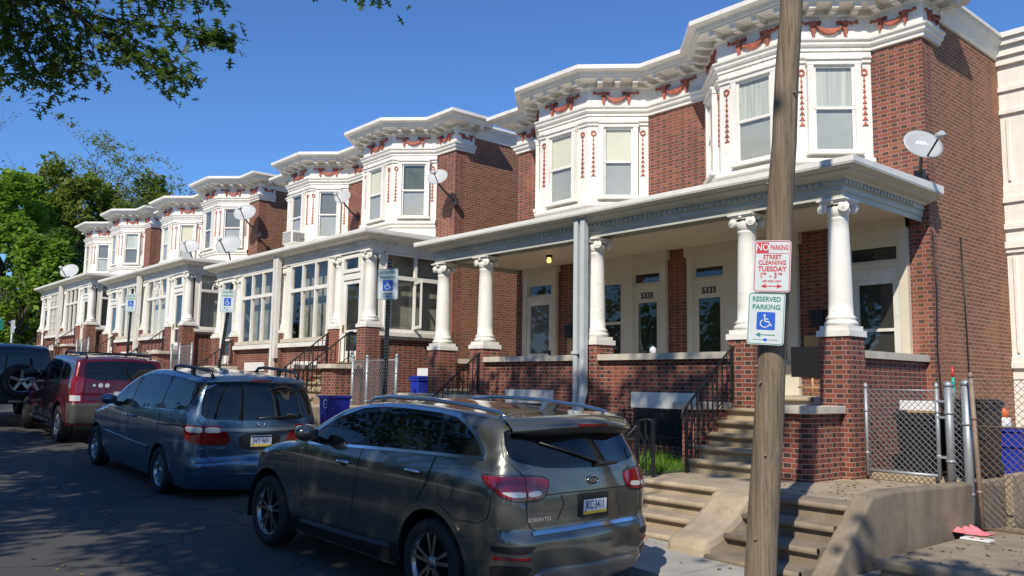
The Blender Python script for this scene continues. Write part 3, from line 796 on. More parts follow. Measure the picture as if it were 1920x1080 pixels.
def sidewall(name, label, x0, x1, prof, mat='concrete_dark', bev=.05):
    q = MB(); q.prism([(x1,y,z) for y, z in prof], (x0-x1,0,0))
    o = q.build(name, M[mat], bevel=bev); return tag(o, label, 'retaining wall')
sidewall('cheek_wall', 'rounded concrete cheek wall between the two flights of sidewalk steps', -6.02, -5.48, [(7.50,-2.2),(8.95,-2.2),(8.95,-1.13),(8.6,-1.14),(8.35,-1.20),(8.05,-1.42),(7.75,-1.56),(7.50,-1.62)], 'concrete', .08)
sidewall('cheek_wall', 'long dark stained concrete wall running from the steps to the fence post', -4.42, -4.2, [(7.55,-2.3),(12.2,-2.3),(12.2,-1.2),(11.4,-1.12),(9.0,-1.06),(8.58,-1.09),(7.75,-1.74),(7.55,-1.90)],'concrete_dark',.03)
q = MB(); q.box(-4.22, -4.12, 12.2, 28, -2.3, -1.07); tag(q.build('path_edge_wall', M['concrete'], bevel=.015), 'low concrete edge of the raised side path behind the chain link fence', 'retaining wall')

# ------------------------------------------------------------- front stoops
def stoop(i, s, label, brickmat='brick_pier'):
    Xc, dz = XC-PITCH*i, DZ[i]; g = -1.2
    T = lambda u, y, z: (Xc+s*u, y, z+dz); mk = lambda: MB(T, s < 0)
    r = thing('front_stoop', label, 'stoop', (Xc+s*3.7, 10.4, g+dz), 'front stoops of the brick houses')
    q = mk()
    q.box(2.72, 2.98, 10.15, YP-.24, g-.2, -.33); q.build('brick_cheek', M[brickmat], r)
    q = mk(); q.prism([(4.27,10.15,g-.2),(4.62,10.15,g-.2),(4.70,10.19,g-.2),(4.74,10.3,g-.2),(4.74,YP-.235,g-.2),(4.27,YP-.235,g-.2)], (0,0,-.33-g+.2)); q.build('brick_cheek', M[brickmat], r)
    q = mk(); q.box(2.62, 3.02, 10.05, YP-.235, -.33, -.225); q.build('coping', M['stone'], r, bevel=.012)
    q = mk(); q.prism([(4.22,10.05,-.33),(4.66,10.05,-.33),(4.78,10.10,-.33),(4.83,10.22,-.33),(4.83,YP-.235,-.33),(4.22,YP-.235,-.33)], (0,0,.105)); q.build('coping', M['stone'], r, bevel=.012)
    q = mk(); n = 6; rise = 1.08/6; run = .235
    for k in range(n):
        y = YP-.10-run*k; z = -.12-rise*k
        q.box(2.985, 4.265, y-.02, YP-.02 if k == 0 else y+run+.01, z-.065, z); q.tube([(2.985,y-.015,z-.033),(4.265,y-.015,z-.033)], .033, 8)
        q.box(2.987, 4.263, y+.025, y+.27, z-rise-.1, z-.06)
    q.build('steps', M['step_stone'], r)
    return r
def railing(i, s, label, u=3.06):
    Xc, dz = XC-PITCH*i, DZ[i]; g = -1.2
    T = lambda u, y, z: (Xc+s*u, y, z+dz); mk = lambda: MB(T, s < 0)
    r = thing('stair_railing', label, 'railing', T(u, 9.95, g), 'black iron stair railings')
    y0, z0, y1, z1 = 9.80, -.28, YP-.28, .60
    q = mk(); q.tube([(u,y0-.12,z0-.16),(u,y0-.06,z0-.03),(u,y0,z0),(u,y1,z1),(u,y1+.1,z1+.02)], .019, 6); q.build('handrail', M['iron'], r)
    q = mk(); q.box(u-.018,u+.018,y0-.018,y0+.018,g,z0); q.build('newel_post', M['iron'], r)
    q = mk(); q.box(u-.018,u+.018,y1-.018,y1+.018,-.15,z1); q.build('newel_post', M['iron'], r)
    q = mk(); q.tube([(u,y0,z0-.62),(u,y1,z1-.62)], .012, 5); 
    for k in range(1, 9):
        y = y0+(y1-y0)*k/9; zt = z0+(z1-z0)*k/9
        q.box(u-.008,u+.008,y-.008,y+.008,max(zt-.72,-1.15+(y-9.8)*.77),zt)
    for k in (2, 5):
        y = y0+(y1-y0)*(k+.5)/9; zt = z0+(z1-z0)*(k+.5)/9-.3
        for sd in (-1, 1):
            q.tube([(u,y,zt-.18)]+[(u,y+sd*(.055*sin(a)),zt-.14+.28*a/pi) for a in (.4,.9,1.6,2.3,2.8)]+[(u,y,zt+.18)], .008, 4)
    q.build('baluster_panel', M['iron'], r)
    return r
LS = {(0,1):'brick stoop behind the wooden pole with sunlit right cheek',(0,-1):'shaded brick stoop near the lit porch lamp',(1,1):'brick stoop behind the dark blue bin',(1,-1):'brick stoop partly hidden behind the blue minivan roof',(2,1):'brown brick stoop behind the red suv roof',(2,-1):'brick stoop below the farthest fanlight porch',(3,1):'dark brick stoop in front of the second farthest house',(3,-1):'farthest brick stoop in the row'}
for (i, s), l in LS.items():
    stoop(i, s, l)
    railing(i, s, l.replace('brick stoop','black iron stair railing on the stoop') if False else 'black iron stair railing on the '+l.replace('brick stoop','stoop'), 3.06)
railing(1, 1, 'second black railing, at right edge of the stoop behind the blue bin', 4.2)

# small garden of 5333: grass, iron fence and window guard
q = MB(); q.box(-10.5, -7.85, 8.9, 11.05, -1.25, -1.17); q.box(-7.85, -7.55, 8.9, 10.12, -1.25, -1.17); tag(q.build('garden_bed', M['lawn']), kind='structure')
q = MB(); random.seed(3)
for k in range(5200):
    x, y = random.uniform(-10.45,-7.58), random.uniform(8.92,11.0)
    if x > -7.88 and y > 10.08: continue
    h = random.uniform(.05,.17)*(.6+.8*abs(sin(x*3.1)*cos(y*2.7))); a = random.uniform(0,pi); w = .009
    lx, ly = random.gauss(0,.05), random.gauss(0,.05)
    q.add([(x-w*cos(a),y-w*sin(a),-1.17),(x+w*cos(a),y+w*sin(a),-1.17),(x+lx,y+ly,-1.17+h)], [(0,1,2)])
M['grass'] = leaf_mat('grass_blades', (.10,.22,.02), (.22,.36,.05), .4)
tag(q.build('garden_grass', M['grass']), 'tufts of bright green grass in the small front garden of 5333', 'grass', kind='stuff')
r = thing('garden_fence', 'low black iron fence with scroll panel in front of the green garden', 'fence', (-7.6,8.9,-1.2))
q = MB(); q.box(-7.35,-7.31,8.88,8.92,-1.2,-.43); q.build('post', M['iron'], r)
q = MB(); q.box(-7.635,-7.60,8.88,8.92,-1.2,-.50); q.build('post', M['iron'], r)
q = MB(); q.tube([(-7.62,8.9,-.50),(-7.5,8.9,-.45),(-7.40,8.9,-.44),(-7.33,8.9,-.47)], .016, 6); q.build('rail', M['iron'], r)
q = MB(); q.tube([(-7.60,8.9,-.53),(-7.95,8.9,-.83),(-8.25,8.9,-1.06)], .024, 6); q.build('rail', M['iron'], r)
q = MB(); q.tube([(-9.6,8.9,-.72),(-7.62,8.9,-.72)], .012, 5); q.build('rail', M['iron'], r)
q = MB(); q.tube([(-9.6,8.9,-1.12),(-7.33,8.9,-1.12)], .012, 5); q.build('rail', M['iron'], r)
q = MB()
for k in range(17):
    x = -9.5+.128*k; q.box(x-.007,x+.007,8.893,8.907,-1.19,-.72 if x < -7.64 else -.46)
for a in (-7.52,-7.42): q.tube([(a+.05*sin(t*.9),8.9,-1.0+.085*t+.02*cos(t*2)) for t in range(7)], .009, 4)
q.build('baluster_panel', M['iron'], r)
def guard(x0, x1, dz, label):
    r = thing('window_guard', label, 'window guard', ((x0+x1)/2,10.75,-1.2+dz), 'iron guards over the basement windows')
    q = MB(); y = 10.72
    for z in (-.40,-.80,-1.1): q.tube([(x0,11.0,z+dz),(x0,y,z+dz),(x1,y,z+dz),(x1,11.0,z+dz)], .012, 5)
    n = int((x1-x0)/.11)
    for k in range(n+1): x = x0+(x1-x0)*k/n; q.tube([(x,y,-1.15+dz),(x,y,-.36+dz)], .008, 4)
    for k in range(0, n, 2):
        x = x0+(x1-x0)*(k+.5)/n; q.tube([(x+.05*cos(t),y-.005,-.6+dz+.05*sin(t)*1.6) for t in [j*pi/5 for j in range(11)]], .007, 4, cap=False)
    q.build('bars', M['iron'], r); return r
guard(-9.55,-8.25,0,'black iron guard under the white basement board of 5333, left of the stoop')
guard(-12.9,-11.5,0,'black iron guard under the white basement board just above the suv roof')
guard(XC-PITCH-2.35,XC-PITCH-.95,DZ[1],'small black iron guard seen over the minivan roof')

# ------------------------------------------------------- chain link fencing
def chain_mesh(x0, x1, y, z0, z1, name, parent, mat='galv', pitch=.078, r=.0045, axis='x', skew=0):
    """diamond wire fabric between two posts (real wires)"""
    q = MB(); L = x1-x0; Hh = z1-z0
    P = (lambda a, b, c: (a, y+c, b)) if axis == 'x' else (lambda a, b, c: (y+c, a, b))
    n = int((L+Hh)/(pitch*1.0))+1
    for k in range(n):
        for dr in (1, -1):
            # line a = a0 + dr*(b)
            a_s = x0-Hh+k*pitch if dr > 0 else x0+k*pitch
            pts = []
            t0, t1 = 0.0, Hh
            if dr > 0: t0 = max(0, x0-a_s); t1 = min(Hh, x1-a_s)
            else: t0 = max(0, a_s-x1); t1 = min(Hh, a_s-x0)
            if t1-t0 < .02: continue
            c = .004*dr
            A = P(a_s+dr*t0, z0+t0, c); B = P(a_s+dr*t1, z0+t1, c)
            q.tube([A, B], r, 3, cap=False, smooth=False)
    return q.build(name, M[mat], parent)
def pole(parent, x, y, z0, z1, r, mat='galv', cap=True, name='post', lean=0):
    q = MB(); q.tube([(x,y,z0),(x+lean,y,z1)], r, 10)
    if cap: q.lathe([(r*1.15,-.03),(r*1.2,0),(r*.9,.025),(0,.045)], (x+lean,y,z1), 10)
    for z in (z0+.25*(z1-z0), z0+.72*(z1-z0)): q.lathe([(r*1.15,-.018),(r*1.25,0),(r*1.15,.018)], (x+lean*(z-z0)/(z1-z0),y,z), 10)
    return q.build(name, M[mat], parent)
YF = 11.25
fx = lambda X: X*YF/11.4
r = thing('chain_link_gate', 'silver chain link gate between the brick stoop and the side path, closed, before black bins', 'gate', (-5.2,YF,-1.15))
pole(r, -5.70, YF, -1.2, .09, .042); pole(r, -4.48, YF-.02, -1.2, .08, .05, lean=.0)
pole(r, -5.55, YF-.03, -1.14, .05, .024, name='gate_frame'); pole(r, -4.62, YF-.03, -1.12, .06, .026, name='gate_frame')
q = MB(); q.tube([(-5.55,YF-.03,-1.07),(-4.62,YF-.03,-1.07)], .022, 8); q.build('gate_rail', M['galv'], r)
q = MB(); q.tube([(-5.55,YF-.03,.0),(-4.62,YF-.03,.0)], .010, 6); q.build('gate_rail', M['galv'], r)
chain_mesh(-5.53,-4.64,YF-.03,-1.07,.0,'wire_mesh',r)
for z in (-.85,-.35,-.15):
    q = MB(); q.box(-4.64,-4.46,YF-.055,YF-.005,z,z+.03); q.build('gate_clamp', M['galv'], r)
r = thing('chain_link_fence', 'narrow strip of chain link fence between gate and leaning rusty post', 'fence', (-4.3,YF,-1.2))
pole(r, -4.24, YF-.1, -1.7, .10, .055); chain_mesh(-4.44,-4.24,YF-.03,-1.1,.0,'wire_mesh',r)
q = MB(); q.tube([(-4.6,YF+.3,-1.1),(-4.55,YF+.3,.02)], .02, 6); q.build('post', M['rusty'], r)
r = thing('chain_link_fence', 'rusty chain link fence at the right edge on low ground', 'fence', (-3.4,YF-.25,-1.6))
pole(r, -4.06, YF-.25, -1.66, .19, .028, 'rusty', lean=-.06); pole(r, -1.9, YF-.25, -1.66, .19, .028, 'rusty')
q = MB(); q.tube([(-4.06,YF-.25,-1.62),(-1.9,YF-.25,-1.60)], .02, 6); q.build('rail', M['rusty'], r); q = MB(); q.tube([(-4.08,YF-.25,-.42),(-1.9,YF-.25,-.42)], .012, 6); q.tube([(-4.1+.18*k,YF-.25,.13+.012*(k%2)) for k in range(13)], .008, 5); q.build('rail', M['rusty'], r)
chain_mesh(-4.06,-1.9,YF-.25,-1.6,.14,'wire_mesh',r,'rusty',.085,.004)
# gate in the gap between the first and the second pair
r = thing('chain_link_gate', 'chain link gate in the passage behind the nearest black sign post', 'gate', (-17.2,10.6,-.5))
zz0, zz1 = -.6, .55
for x in (-18.0,-17.35,-16.1): pole(r, x, 10.6, zz0-.2, zz1+.05, .04)
q = MB(); q.tube([(-18.0,10.6,zz1-.05),(-16.1,10.6,zz1-.05)], .012, 6); q.build('rail', M['galv'], r)
chain_mesh(-18.0,-16.1,10.6,zz0,zz1-.02,'wire_mesh',r,'galv',.10,.006)
for i, lab in ((2,'chain link gate in the passage beside the sign post over the minivan'),(3,'chain link gate in the farthest passage, behind the red suv')):
    x0 = XC-PITCH*i+5.0; d_ = DZ[i]
    r = thing('chain_link_gate', lab, 'gate', (x0+1,10.6,-1.2+d_))
    for x in (x0, x0+.8, x0+1.9): pole(r, x, 10.6, -1.3+d_, .0+d_, .04)
    q = MB(); q.tube([(x0,10.6,-.08+d_),(x0+1.9,10.6,-.08+d_)], .014, 6); q.build('rail', M['galv'], r)
    chain_mesh(x0,x0+1.9,10.6,-1.2+d_,-.06+d_,'wire_mesh',r,'galv',.13,.007)

# --------------------------------------------------------- bins and clutter
M['black_plastic'] = paint('black_plastic', (.016,.016,.017), .5, .3, 5, .2, (.12,.11,.10))
M['blue_plastic'] = paint('blue_plastic', (.015,.035,.36), .4, .2, 3, .12, (.2,.2,.22))
M['navy_plastic'] = paint('dark_blue_plastic', (.012,.02,.24), .45, .2, 3, .1, (.1,.1,.12))
M['whiteplast'] = paint('white_plastic', (.75,.75,.74), .5, .05)
def wheelie(x, y, z, w, d_, h, mat, label, lid=True, mark=False, name='wheeled_bin', tilt=0):
    r = thing(name, label, 'bin', (x,y,z), None)
    q = MB(); t = .86
    vs = [(x-w/2*t,y-d_/2*t,z+.05),(x+w/2*t,y-d_/2*t,z+.05),(x+w/2*t,y+d_/2*t,z+.05),(x-w/2*t,y+d_/2*t,z+.05),(x-w/2,y-d_/2,z+h),(x+w/2,y-d_/2,z+h),(x+w/2,y+d_/2,z+h),(x-w/2,y+d_/2,z+h)]
    q.add(vs, [(0,3,2,1),(0,1,5,4),(1,2,6,5),(2,3,7,6),(3,0,4,7),(4,5,6,7)])
    q.box(x-w/2-.02,x+w/2+.02,y-d_/2-.025,y+d_/2+.02,h+z-.06,h+z)
    for k in (-.25,.25): q.box(x+k*w-.015,x+k*w+.015,y-d_/2-.006,y-d_/2+.05,z+.1,z+h-.08)
    q.build('bin_body', M[mat], r, bevel=.015)
    if lid:
        q = MB(); q.box(x-w/2-.03,x+w/2+.03,y-d_/2-.04,y+d_/2+.03,z+h+.002,z+h+.03); q.box(x-w/2+.02,x+w/2-.02,y-d_/2+.02,y+d_/2-.02,z+h+.03,z+h+.06)
        q.build('lid', M[mat], r, bevel=.012)
    for sx in (-1, 1):
        q = MB(); q.lathe([(.05,-.02),(.10,-.02),(.10,.02),(.05,.02)], (x+sx*w*.40,y+d_/2*.9,z+.10), 14, 'x'); q.build('wheel', M['black_plastic'], r)
    return r
wheelie(-5.08,12.0,-1.12,.60,.60,.78,'black_plastic','black wheeled rubbish bin with board on its lid, left one behind the gate')
wheelie(-4.52,12.05,-1.12,.56,.58,.96,'black_plastic','taller black wheeled rubbish bin at right behind the gate')
q = MB(); q.box(-5.32,-4.82,11.72,11.77,-.27,-.14); q.build('cardboard_flap', M['whiteplast']); 
o = bpy.data.objects['cardboard_flap']; tag(o, 'white board lying on the black bin behind the gate', 'board')
q = MB(); q.box(-5.2,-4.8,11.66,12.0,-.30,-.275); tag(q.build('wooden_board', M['ply']), 'tan wooden board lying on the left black bin', 'board')
q = MB(); pp = [(-4.98,11.95,-.1),(-5.01,12.05,.30)]
for k in range(8):
    a, b = Vector(pp[0]), Vector(pp[1]); q2 = MB()
M['teal'] = paint('teal_stick', (.03,.42,.33), .4, .1); M['red_band'] = paint('red_band', (.6,.05,.04), .4, .1)
r = thing('broom_handle', 'striped teal and red broom handle leaning behind the black bins', 'broom', (-4.84,12.4,-1.12))
a, b = Vector((-4.84,12.42,-1.1)), Vector((-4.90,12.45,.33))
for k in range(10):
    q = MB(); q.tube([a.lerp(b,k/10), a.lerp(b,(k+1)/10)], .018, 8); q.build('handle_band', M['teal' if k % 3 else 'red_band'], r)
# blue recycling boxes with a traffic cone, right
def tub(x, y, z, w, d_, h, label, mat='blue_plastic'):
    q = MB(); k = .85
    for (s0, s1, z0, z1) in ((k,1,0,h),):
        vs = [(x+a*w/2*k,y+b*d_/2*k,z) for a, b in ((-1,-1),(1,-1),(1,1),(-1,1))]+[(x+a*w/2,y+b*d_/2,z+h) for a, b in ((-1,-1),(1,-1),(1,1),(-1,1))]
        q.add(vs, [(0,3,2,1),(0,1,5,4),(1,2,6,5),(2,3,7,6),(3,0,4,7)])
    q.box(x-w/2-.02,x+w/2+.02,y-d_/2-.02,y-d_/2,z+h-.05,z+h); q.box(x-w/2-.02,x+w/2+.02,y+d_/2,y+d_/2+.02,z+h-.05,z+h); q.box(x-w/2-.02,x-w/2,y-d_/2,y+d_/2,z+h-.05,z+h); q.box(x+w/2,x+w/2+.02,y-d_/2,y+d_/2,z+h-.05,z+h)
    q.box(x-w/2*k,x+w/2*k,y-d_/2*k,y+d_/2*k,z+h*.6,z+h*.62)
    return tag(q.build('recycling_tub', M[mat]), label, 'recycling tub', 'blue recycling tubs behind the fence')
tub(-4.52,13.2,-1.12,.52,.44,.62,'taller blue recycling tub behind the rusty fence')
tub(-4.36,12.95,-1.12,.38,.34,.42,'shorter blue recycling tub in front of the taller one')
r = thing('traffic_cone', 'small orange and white cone standing on the blue tubs', 'cone', (-4.5,13.2,-.75))
M['orange'] = paint('orange_plastic', (.75,.14,.03), .5, .1)
q = MB(); q.lathe([(.10,0),(.07,.16)], (-4.5,13.15,-.52), 12); q.build('white_collar', M['whiteplast'], r)
q = MB(); q.lathe([(.0701,.16),(.055,.22),(.06,.25),(.0,.30)], (-4.5,13.15,-.52), 12); q.build('cone_tip', M['orange'], r)
M['clay'] = paint('orange_brown_plastic', (.50,.17,.07), .55, .12, 4, .1)
r = thing('garden_chair', 'orange brown moulded garden chair with round back, at right edge behind fence', 'chair', (-3.7,13.2,-1.6))
q = MB(); pts = [(-.33,0),(-.36,.2),(-.33,.42),(-.2,.56),(0,.6),(.2,.56),(.33,.42),(.36,.2),(.33,0)]
q.prism([(-3.55+a,13.0,-.95+b) for a, b in pts][::-1], (0,.04,0)); q.build('back', M['clay'], r, bevel=.01)
q = MB(); q.box(-3.88,-3.22,12.55,13.0,-1.0,-.95); q.build('seat', M['clay'], r, bevel=.01)
for a in (-3.83,-3.27):
    for b in (12.6,12.95):
        q = MB(); q.box(a-.025,a+.025,b-.025,b+.025,-1.66,-1.0); q.build('leg', M['clay'], r)
# blue bin behind the minivan
r = wheelie(-16.15,9.1,-1.2,.46,.5,.90,'navy_plastic','dark blue wheeled recycling bin with white swirl mark, behind the suv bonnet',lid=False)
q = MB(); cx, cy, cz = -16.05, 8.825, -.47
for k in range(13):
    t0, t1 = radians(40+k*22), radians(40+(k+1)*22); R = .10
    q.add([(cx+cos(t0)*R,cy,cz+sin(t0)*R),(cx+cos(t0)*(R-.022),cy,cz+sin(t0)*(R-.022)),(cx+cos(t1)*(R-.022),cy,cz+sin(t1)*(R-.022)),(cx+cos(t1)*R,cy,cz+sin(t1)*R)], [(0,1,2,3)])
q.build('swirl_mark', M['whiteplast'], r)
text('bin_lettering', 'recycle', (cx,cy-.002,cz), (1,0,0), (0,0,1), .05, M['whiteplast'], r)
wheelie(-16.55,11.6,-.56,.36,.4,.66,'blue_plastic','bright blue recycling bin behind the passage gate',lid=True)
q = MB(); q.box(-17.2,-16.3,11.93,11.97,-.4,.35); tag(q.build('leaning_board', M['whiteplast']), 'white panel leaning behind the blue bin in the passage', 'panel')
# litter by the post
random.seed(11); M['pink'] = paint('pink_plastic_film', (.80,.22,.25), .35, .25, 20)
q = MB(); N = 9; Pg = []
for i in range(N):
    for j in range(N):
        x, y = (i/(N-1)-.5), (j/(N-1)-.5); rr = max(0, 1-2.1*sqrt(x*x+y*y))
        Pg.append((-4.05+x*.44+random.uniform(-.02,.02), 10.6+y*.32+random.uniform(-.02,.02), -1.622+rr*.10*random.uniform(.0,1.5)+.004*random.random()))
q.add(Pg, [(i*N+j,(i+1)*N+j,(i+1)*N+j+1,i*N+j+1) for i in range(N-1) for j in range(N-1)]); tag(q.build('plastic_bag', M['pink']), 'crumpled pink and white plastic bag at the foot of the fence post', 'plastic bag')
q = MB(); q.box(-3.95,-3.65,10.05,10.20,-1.622,-1.605); tag(q.build('paper_carton', M['whiteplast']), 'flattened white carton with red print beside the pink bag', 'carton')
q = MB(); q.box(-3.87,-3.83,10.08,10.15,-1.6045,-1.6035); q.box(-3.77,-3.73,10.08,10.15,-1.6045,-1.6035); pc = q.build('red_print', M['red_band'], bpy.data.objects['paper_carton'])
# black framed screen on the porch of 5333
r = thing('folding_screen', 'black flat panel with pale edge on a thin wooden stand, on porch of 5333', 'panel', (-6.9,12.4,-.12))
q = MB(); q.box(-7.30,-6.58,12.30,12.36,.18,.66); q.build('panel', M['ink'], r)
q = MB(); q.box(-6.58,-6.55,12.28,12.37,.17,.67); q.build('edge', M['whiteplast'], r)
q = MB(); q.tube([(-6.95,12.33,-.12),(-6.95,12.33,.18)], .02, 6); q.tube([(-7.2,12.33,.02),(-6.7,12.33,.02)], .015, 6); q.build('stand', M['ply'], r)
q = MB(); q.lathe([(.055,0),(.06,.06),(.05,.10),(.0,.13)], (-9.22,11.2,.545), 10); tag(q.build('white_jar', M['whiteplast']), 'small white jar standing on the porch coping of 5333', 'jar')

# ------------------------------------------------------------ satellite dishes
def dish(px, py, pz, size, az, label, brand=False, arm_to=None, tilt=.35, lean=0):
    """offset dish at (px,py,pz) facing azimuth az; arm_to is where its mast is fixed"""
    r = thing('satellite_dish', label, 'satellite dish', arm_to or (px,py,pz-.4), 'satellite dishes on the houses')
    n = Vector((cos(az)*cos(tilt), sin(az)*cos(tilt), sin(tilt))); x = Vector((-n.y, n.x, 0)).normalized(); u = n.cross(x)*1; u = u if u.z > 0 else -u
    if lean: 
        Rm = Matrix.Rotation(lean, 3, n); x = Rm @ x; u = Rm @ u
    c = Vector((px,py,pz)); q = MB(); R, K = size/2, 22; rings = 5
    vs = [tuple(c - n*.055*size*1.2)]
    for j in range(1, rings+1):
        f = j/rings
        for k in range(K):
            t = 2*pi*k/K; vs.append(tuple(c + x*(R*1.08*f*cos(t)) + u*(R*.92*f*sin(t)) - n*(.066*size*(1-f*f))))
    fs = [(0,1+k,1+(k+1)%K) for k in range(K)]
    for j in range(rings-1):
        for k in range(K): fs.append((1+j*K+k,1+(j+1)*K+k,1+(j+1)*K+(k+1)%K,1+j*K+(k+1)%K))
    B = len(vs); vs2 = [tuple(Vector(v)-n*.012) for v in vs]; fs2 = [tuple(B+i for i in f[::-1]) for f in fs]
    rim = [(1+(rings-1)*K+k, B+1+(rings-1)*K+k, B+1+(rings-1)*K+(k+1)%K, 1+(rings-1)*K+(k+1)%K) for k in range(K)]
    q.add(vs+vs2, fs+fs2+rim, True); q.build('reflector', M['dish'], r)
    q = MB(); low = c - u*R*.80 - n*.03; head = c + n*.62*size*1.1 - u*R*.55
    q.tube([low, low+(head-low)*.95], .016*size/.6, 6); q.build('feed_arm', M['dish_dark'], r)
    q = MB(); q.tube([head-n*.06, head+n*.05], .045*size/.6, 8); q.tube([head-x*.07, head+x*.07], .035*size/.6, 8); q.build('feed_head', M['dish'], r)
    q = MB(); bk = c - n*.09
    base = Vector(arm_to) if arm_to else c - Vector((0,0,.5))
    elbow = Vector((bk.x, bk.y, bk.z-.28*size))
    q.tube([bk, elbow, (elbow+base)/2-Vector((0,0,.03)), base], .028, 8); q.box(base.x-.07,base.x+.07,base.y-.05,base.y+.05,base.z-.08,base.z+.08); q.build('mast', M['dish_dark'], r)
    if brand:
        text('dish_lettering', 'DIRECTV', tuple(c + x*.03 + u*.06 - n*.035), tuple(x) if x.x > 0 else tuple(-x), tuple(u), .13, M['whiteplast'], r, bold=.006)
    return r
# dishes
dish(-5.35,12.9,3.72,.58,radians(-35),'grey satellite dish with white lettering on the right end of the nearest porch roof',True,(-5.55,13.2,3.32),.42)
dish(-17.98,12.95,5.47,.52,radians(-55),'satellite dish on a black arm at the sunlit brick corner of the second pair',False,(-17.95,13.56,4.87),.40,.2)
dish(-22.92,12.9,5.71,.52,radians(-60),'small satellite dish between the two bays above the window air conditioner house',False,(-23.1,13.56,5.15),.35)
dish(-30.42,13.0,6.31,.80,radians(-45),'satellite dish standing out before the dark side wall of the third brick pair',False,(-30.2,13.56,5.5),.45,.15)
dish(-29.13,11.9,4.80,.88,radians(-50),'large satellite dish on the left end of the second porch roof',False,(-29.35,12.2,3.98),.5)
dish(-33.75,12.2,5.30,.74,radians(-40),'satellite dish on the right end of the fanlight porch roof',False,(-33.6,12.5,4.55),.5,-.1)
dish(-52.1,12.2,5.98,1.0,radians(-45),'farthest satellite dish, on the porch roof beside the trees',False,(-52.3,12.5,5.05),.5,-.2)

# window air conditioner of the second pair's left bay
Xa = -25.25; za = 4.62
r = thing('air_conditioner', 'white boxy air conditioner sticking out of an upper bay window', 'air conditioner', (Xa,12.4,za-.2))
q = MB(); q.box(Xa-.33,Xa+.33,12.25,12.8,za-.21,za+.21); q.build('housing', M['white'], r, bevel=.02)
q = MB()
for k in range(9): q.box(Xa+.331,Xa+.339,12.30+.05*k,12.33+.05*k,za-.15,za+.15)
for k in range(8): q.box(Xa-.29,Xa+.29,12.243,12.25,za-.17+.045*k,za-.15+.045*k)
q.build('grille', M['screen_d'], r)

# utility pole
t = NT('weathered_pole_wood'); P = t.pos()
g1 = t.noise(1.0, 8, .7, t.stretch(P, (34,34,1.1))); g2 = t.noise(1.0, 5, .6, t.stretch(P, (70,70,.8)))
c = t.ramp(g1, (.3,(.075,.058,.042)), (.55,(.21,.16,.105)), (.8,(.36,.28,.19)))
c = t.mix(t.math('MULTIPLY', t.ramp(g2,(.6,0),(.66,1)), .75), c, (.03,.025,.02))
c = t.mix(t.math('MULTIPLY', t.ramp(t.noise(1.2,4,.6,t.stretch(P,(1,1,.35))),(.45,0),(.7,1)), .4), c, (.20,.115,.055))
t.set(Base_Color=c, Roughness=.85); t.bump(t.math('ADD', g1, g2), .7, .012); M['pole'] = t.m
def px_(z): return -4.34+.083*z
r = thing('utility_pole', 'leaning weathered wooden utility pole with two signs, in front of the steps', 'utility pole', (px_(-1.8),6.95,-1.8))
q = MB(); pts = []; rs = []
for k in range(30):
    z = -2.1+10.6*k/29; pts.append((px_(z)+.004*sin(k*1.7), 6.95+.004*cos(k*2.1), z)); rs.append(.146-.0075*(z+2.1)+.002*sin(k*2.9))
q.tube(pts, rs, 28); q.build('pole_shaft', M['pole'], r)
for z, a in ((2.75,.6),(2.72,-.4),(.2,-2.3),(-1.35,-1.4),(1.9,-2.6),(.05,-1.7),(-.6,-1.1)):
    rr = .146-.0075*(z+2.1); x, y = px_(z)+rr*cos(a), 6.95+rr*sin(a)
    q = MB(); q.tube([(x-.01*cos(a),y-.01*sin(a),z),(x+.025*cos(a),y+.025*sin(a),z)], .012, 6); q.build('bolt', M['rusty'], r)

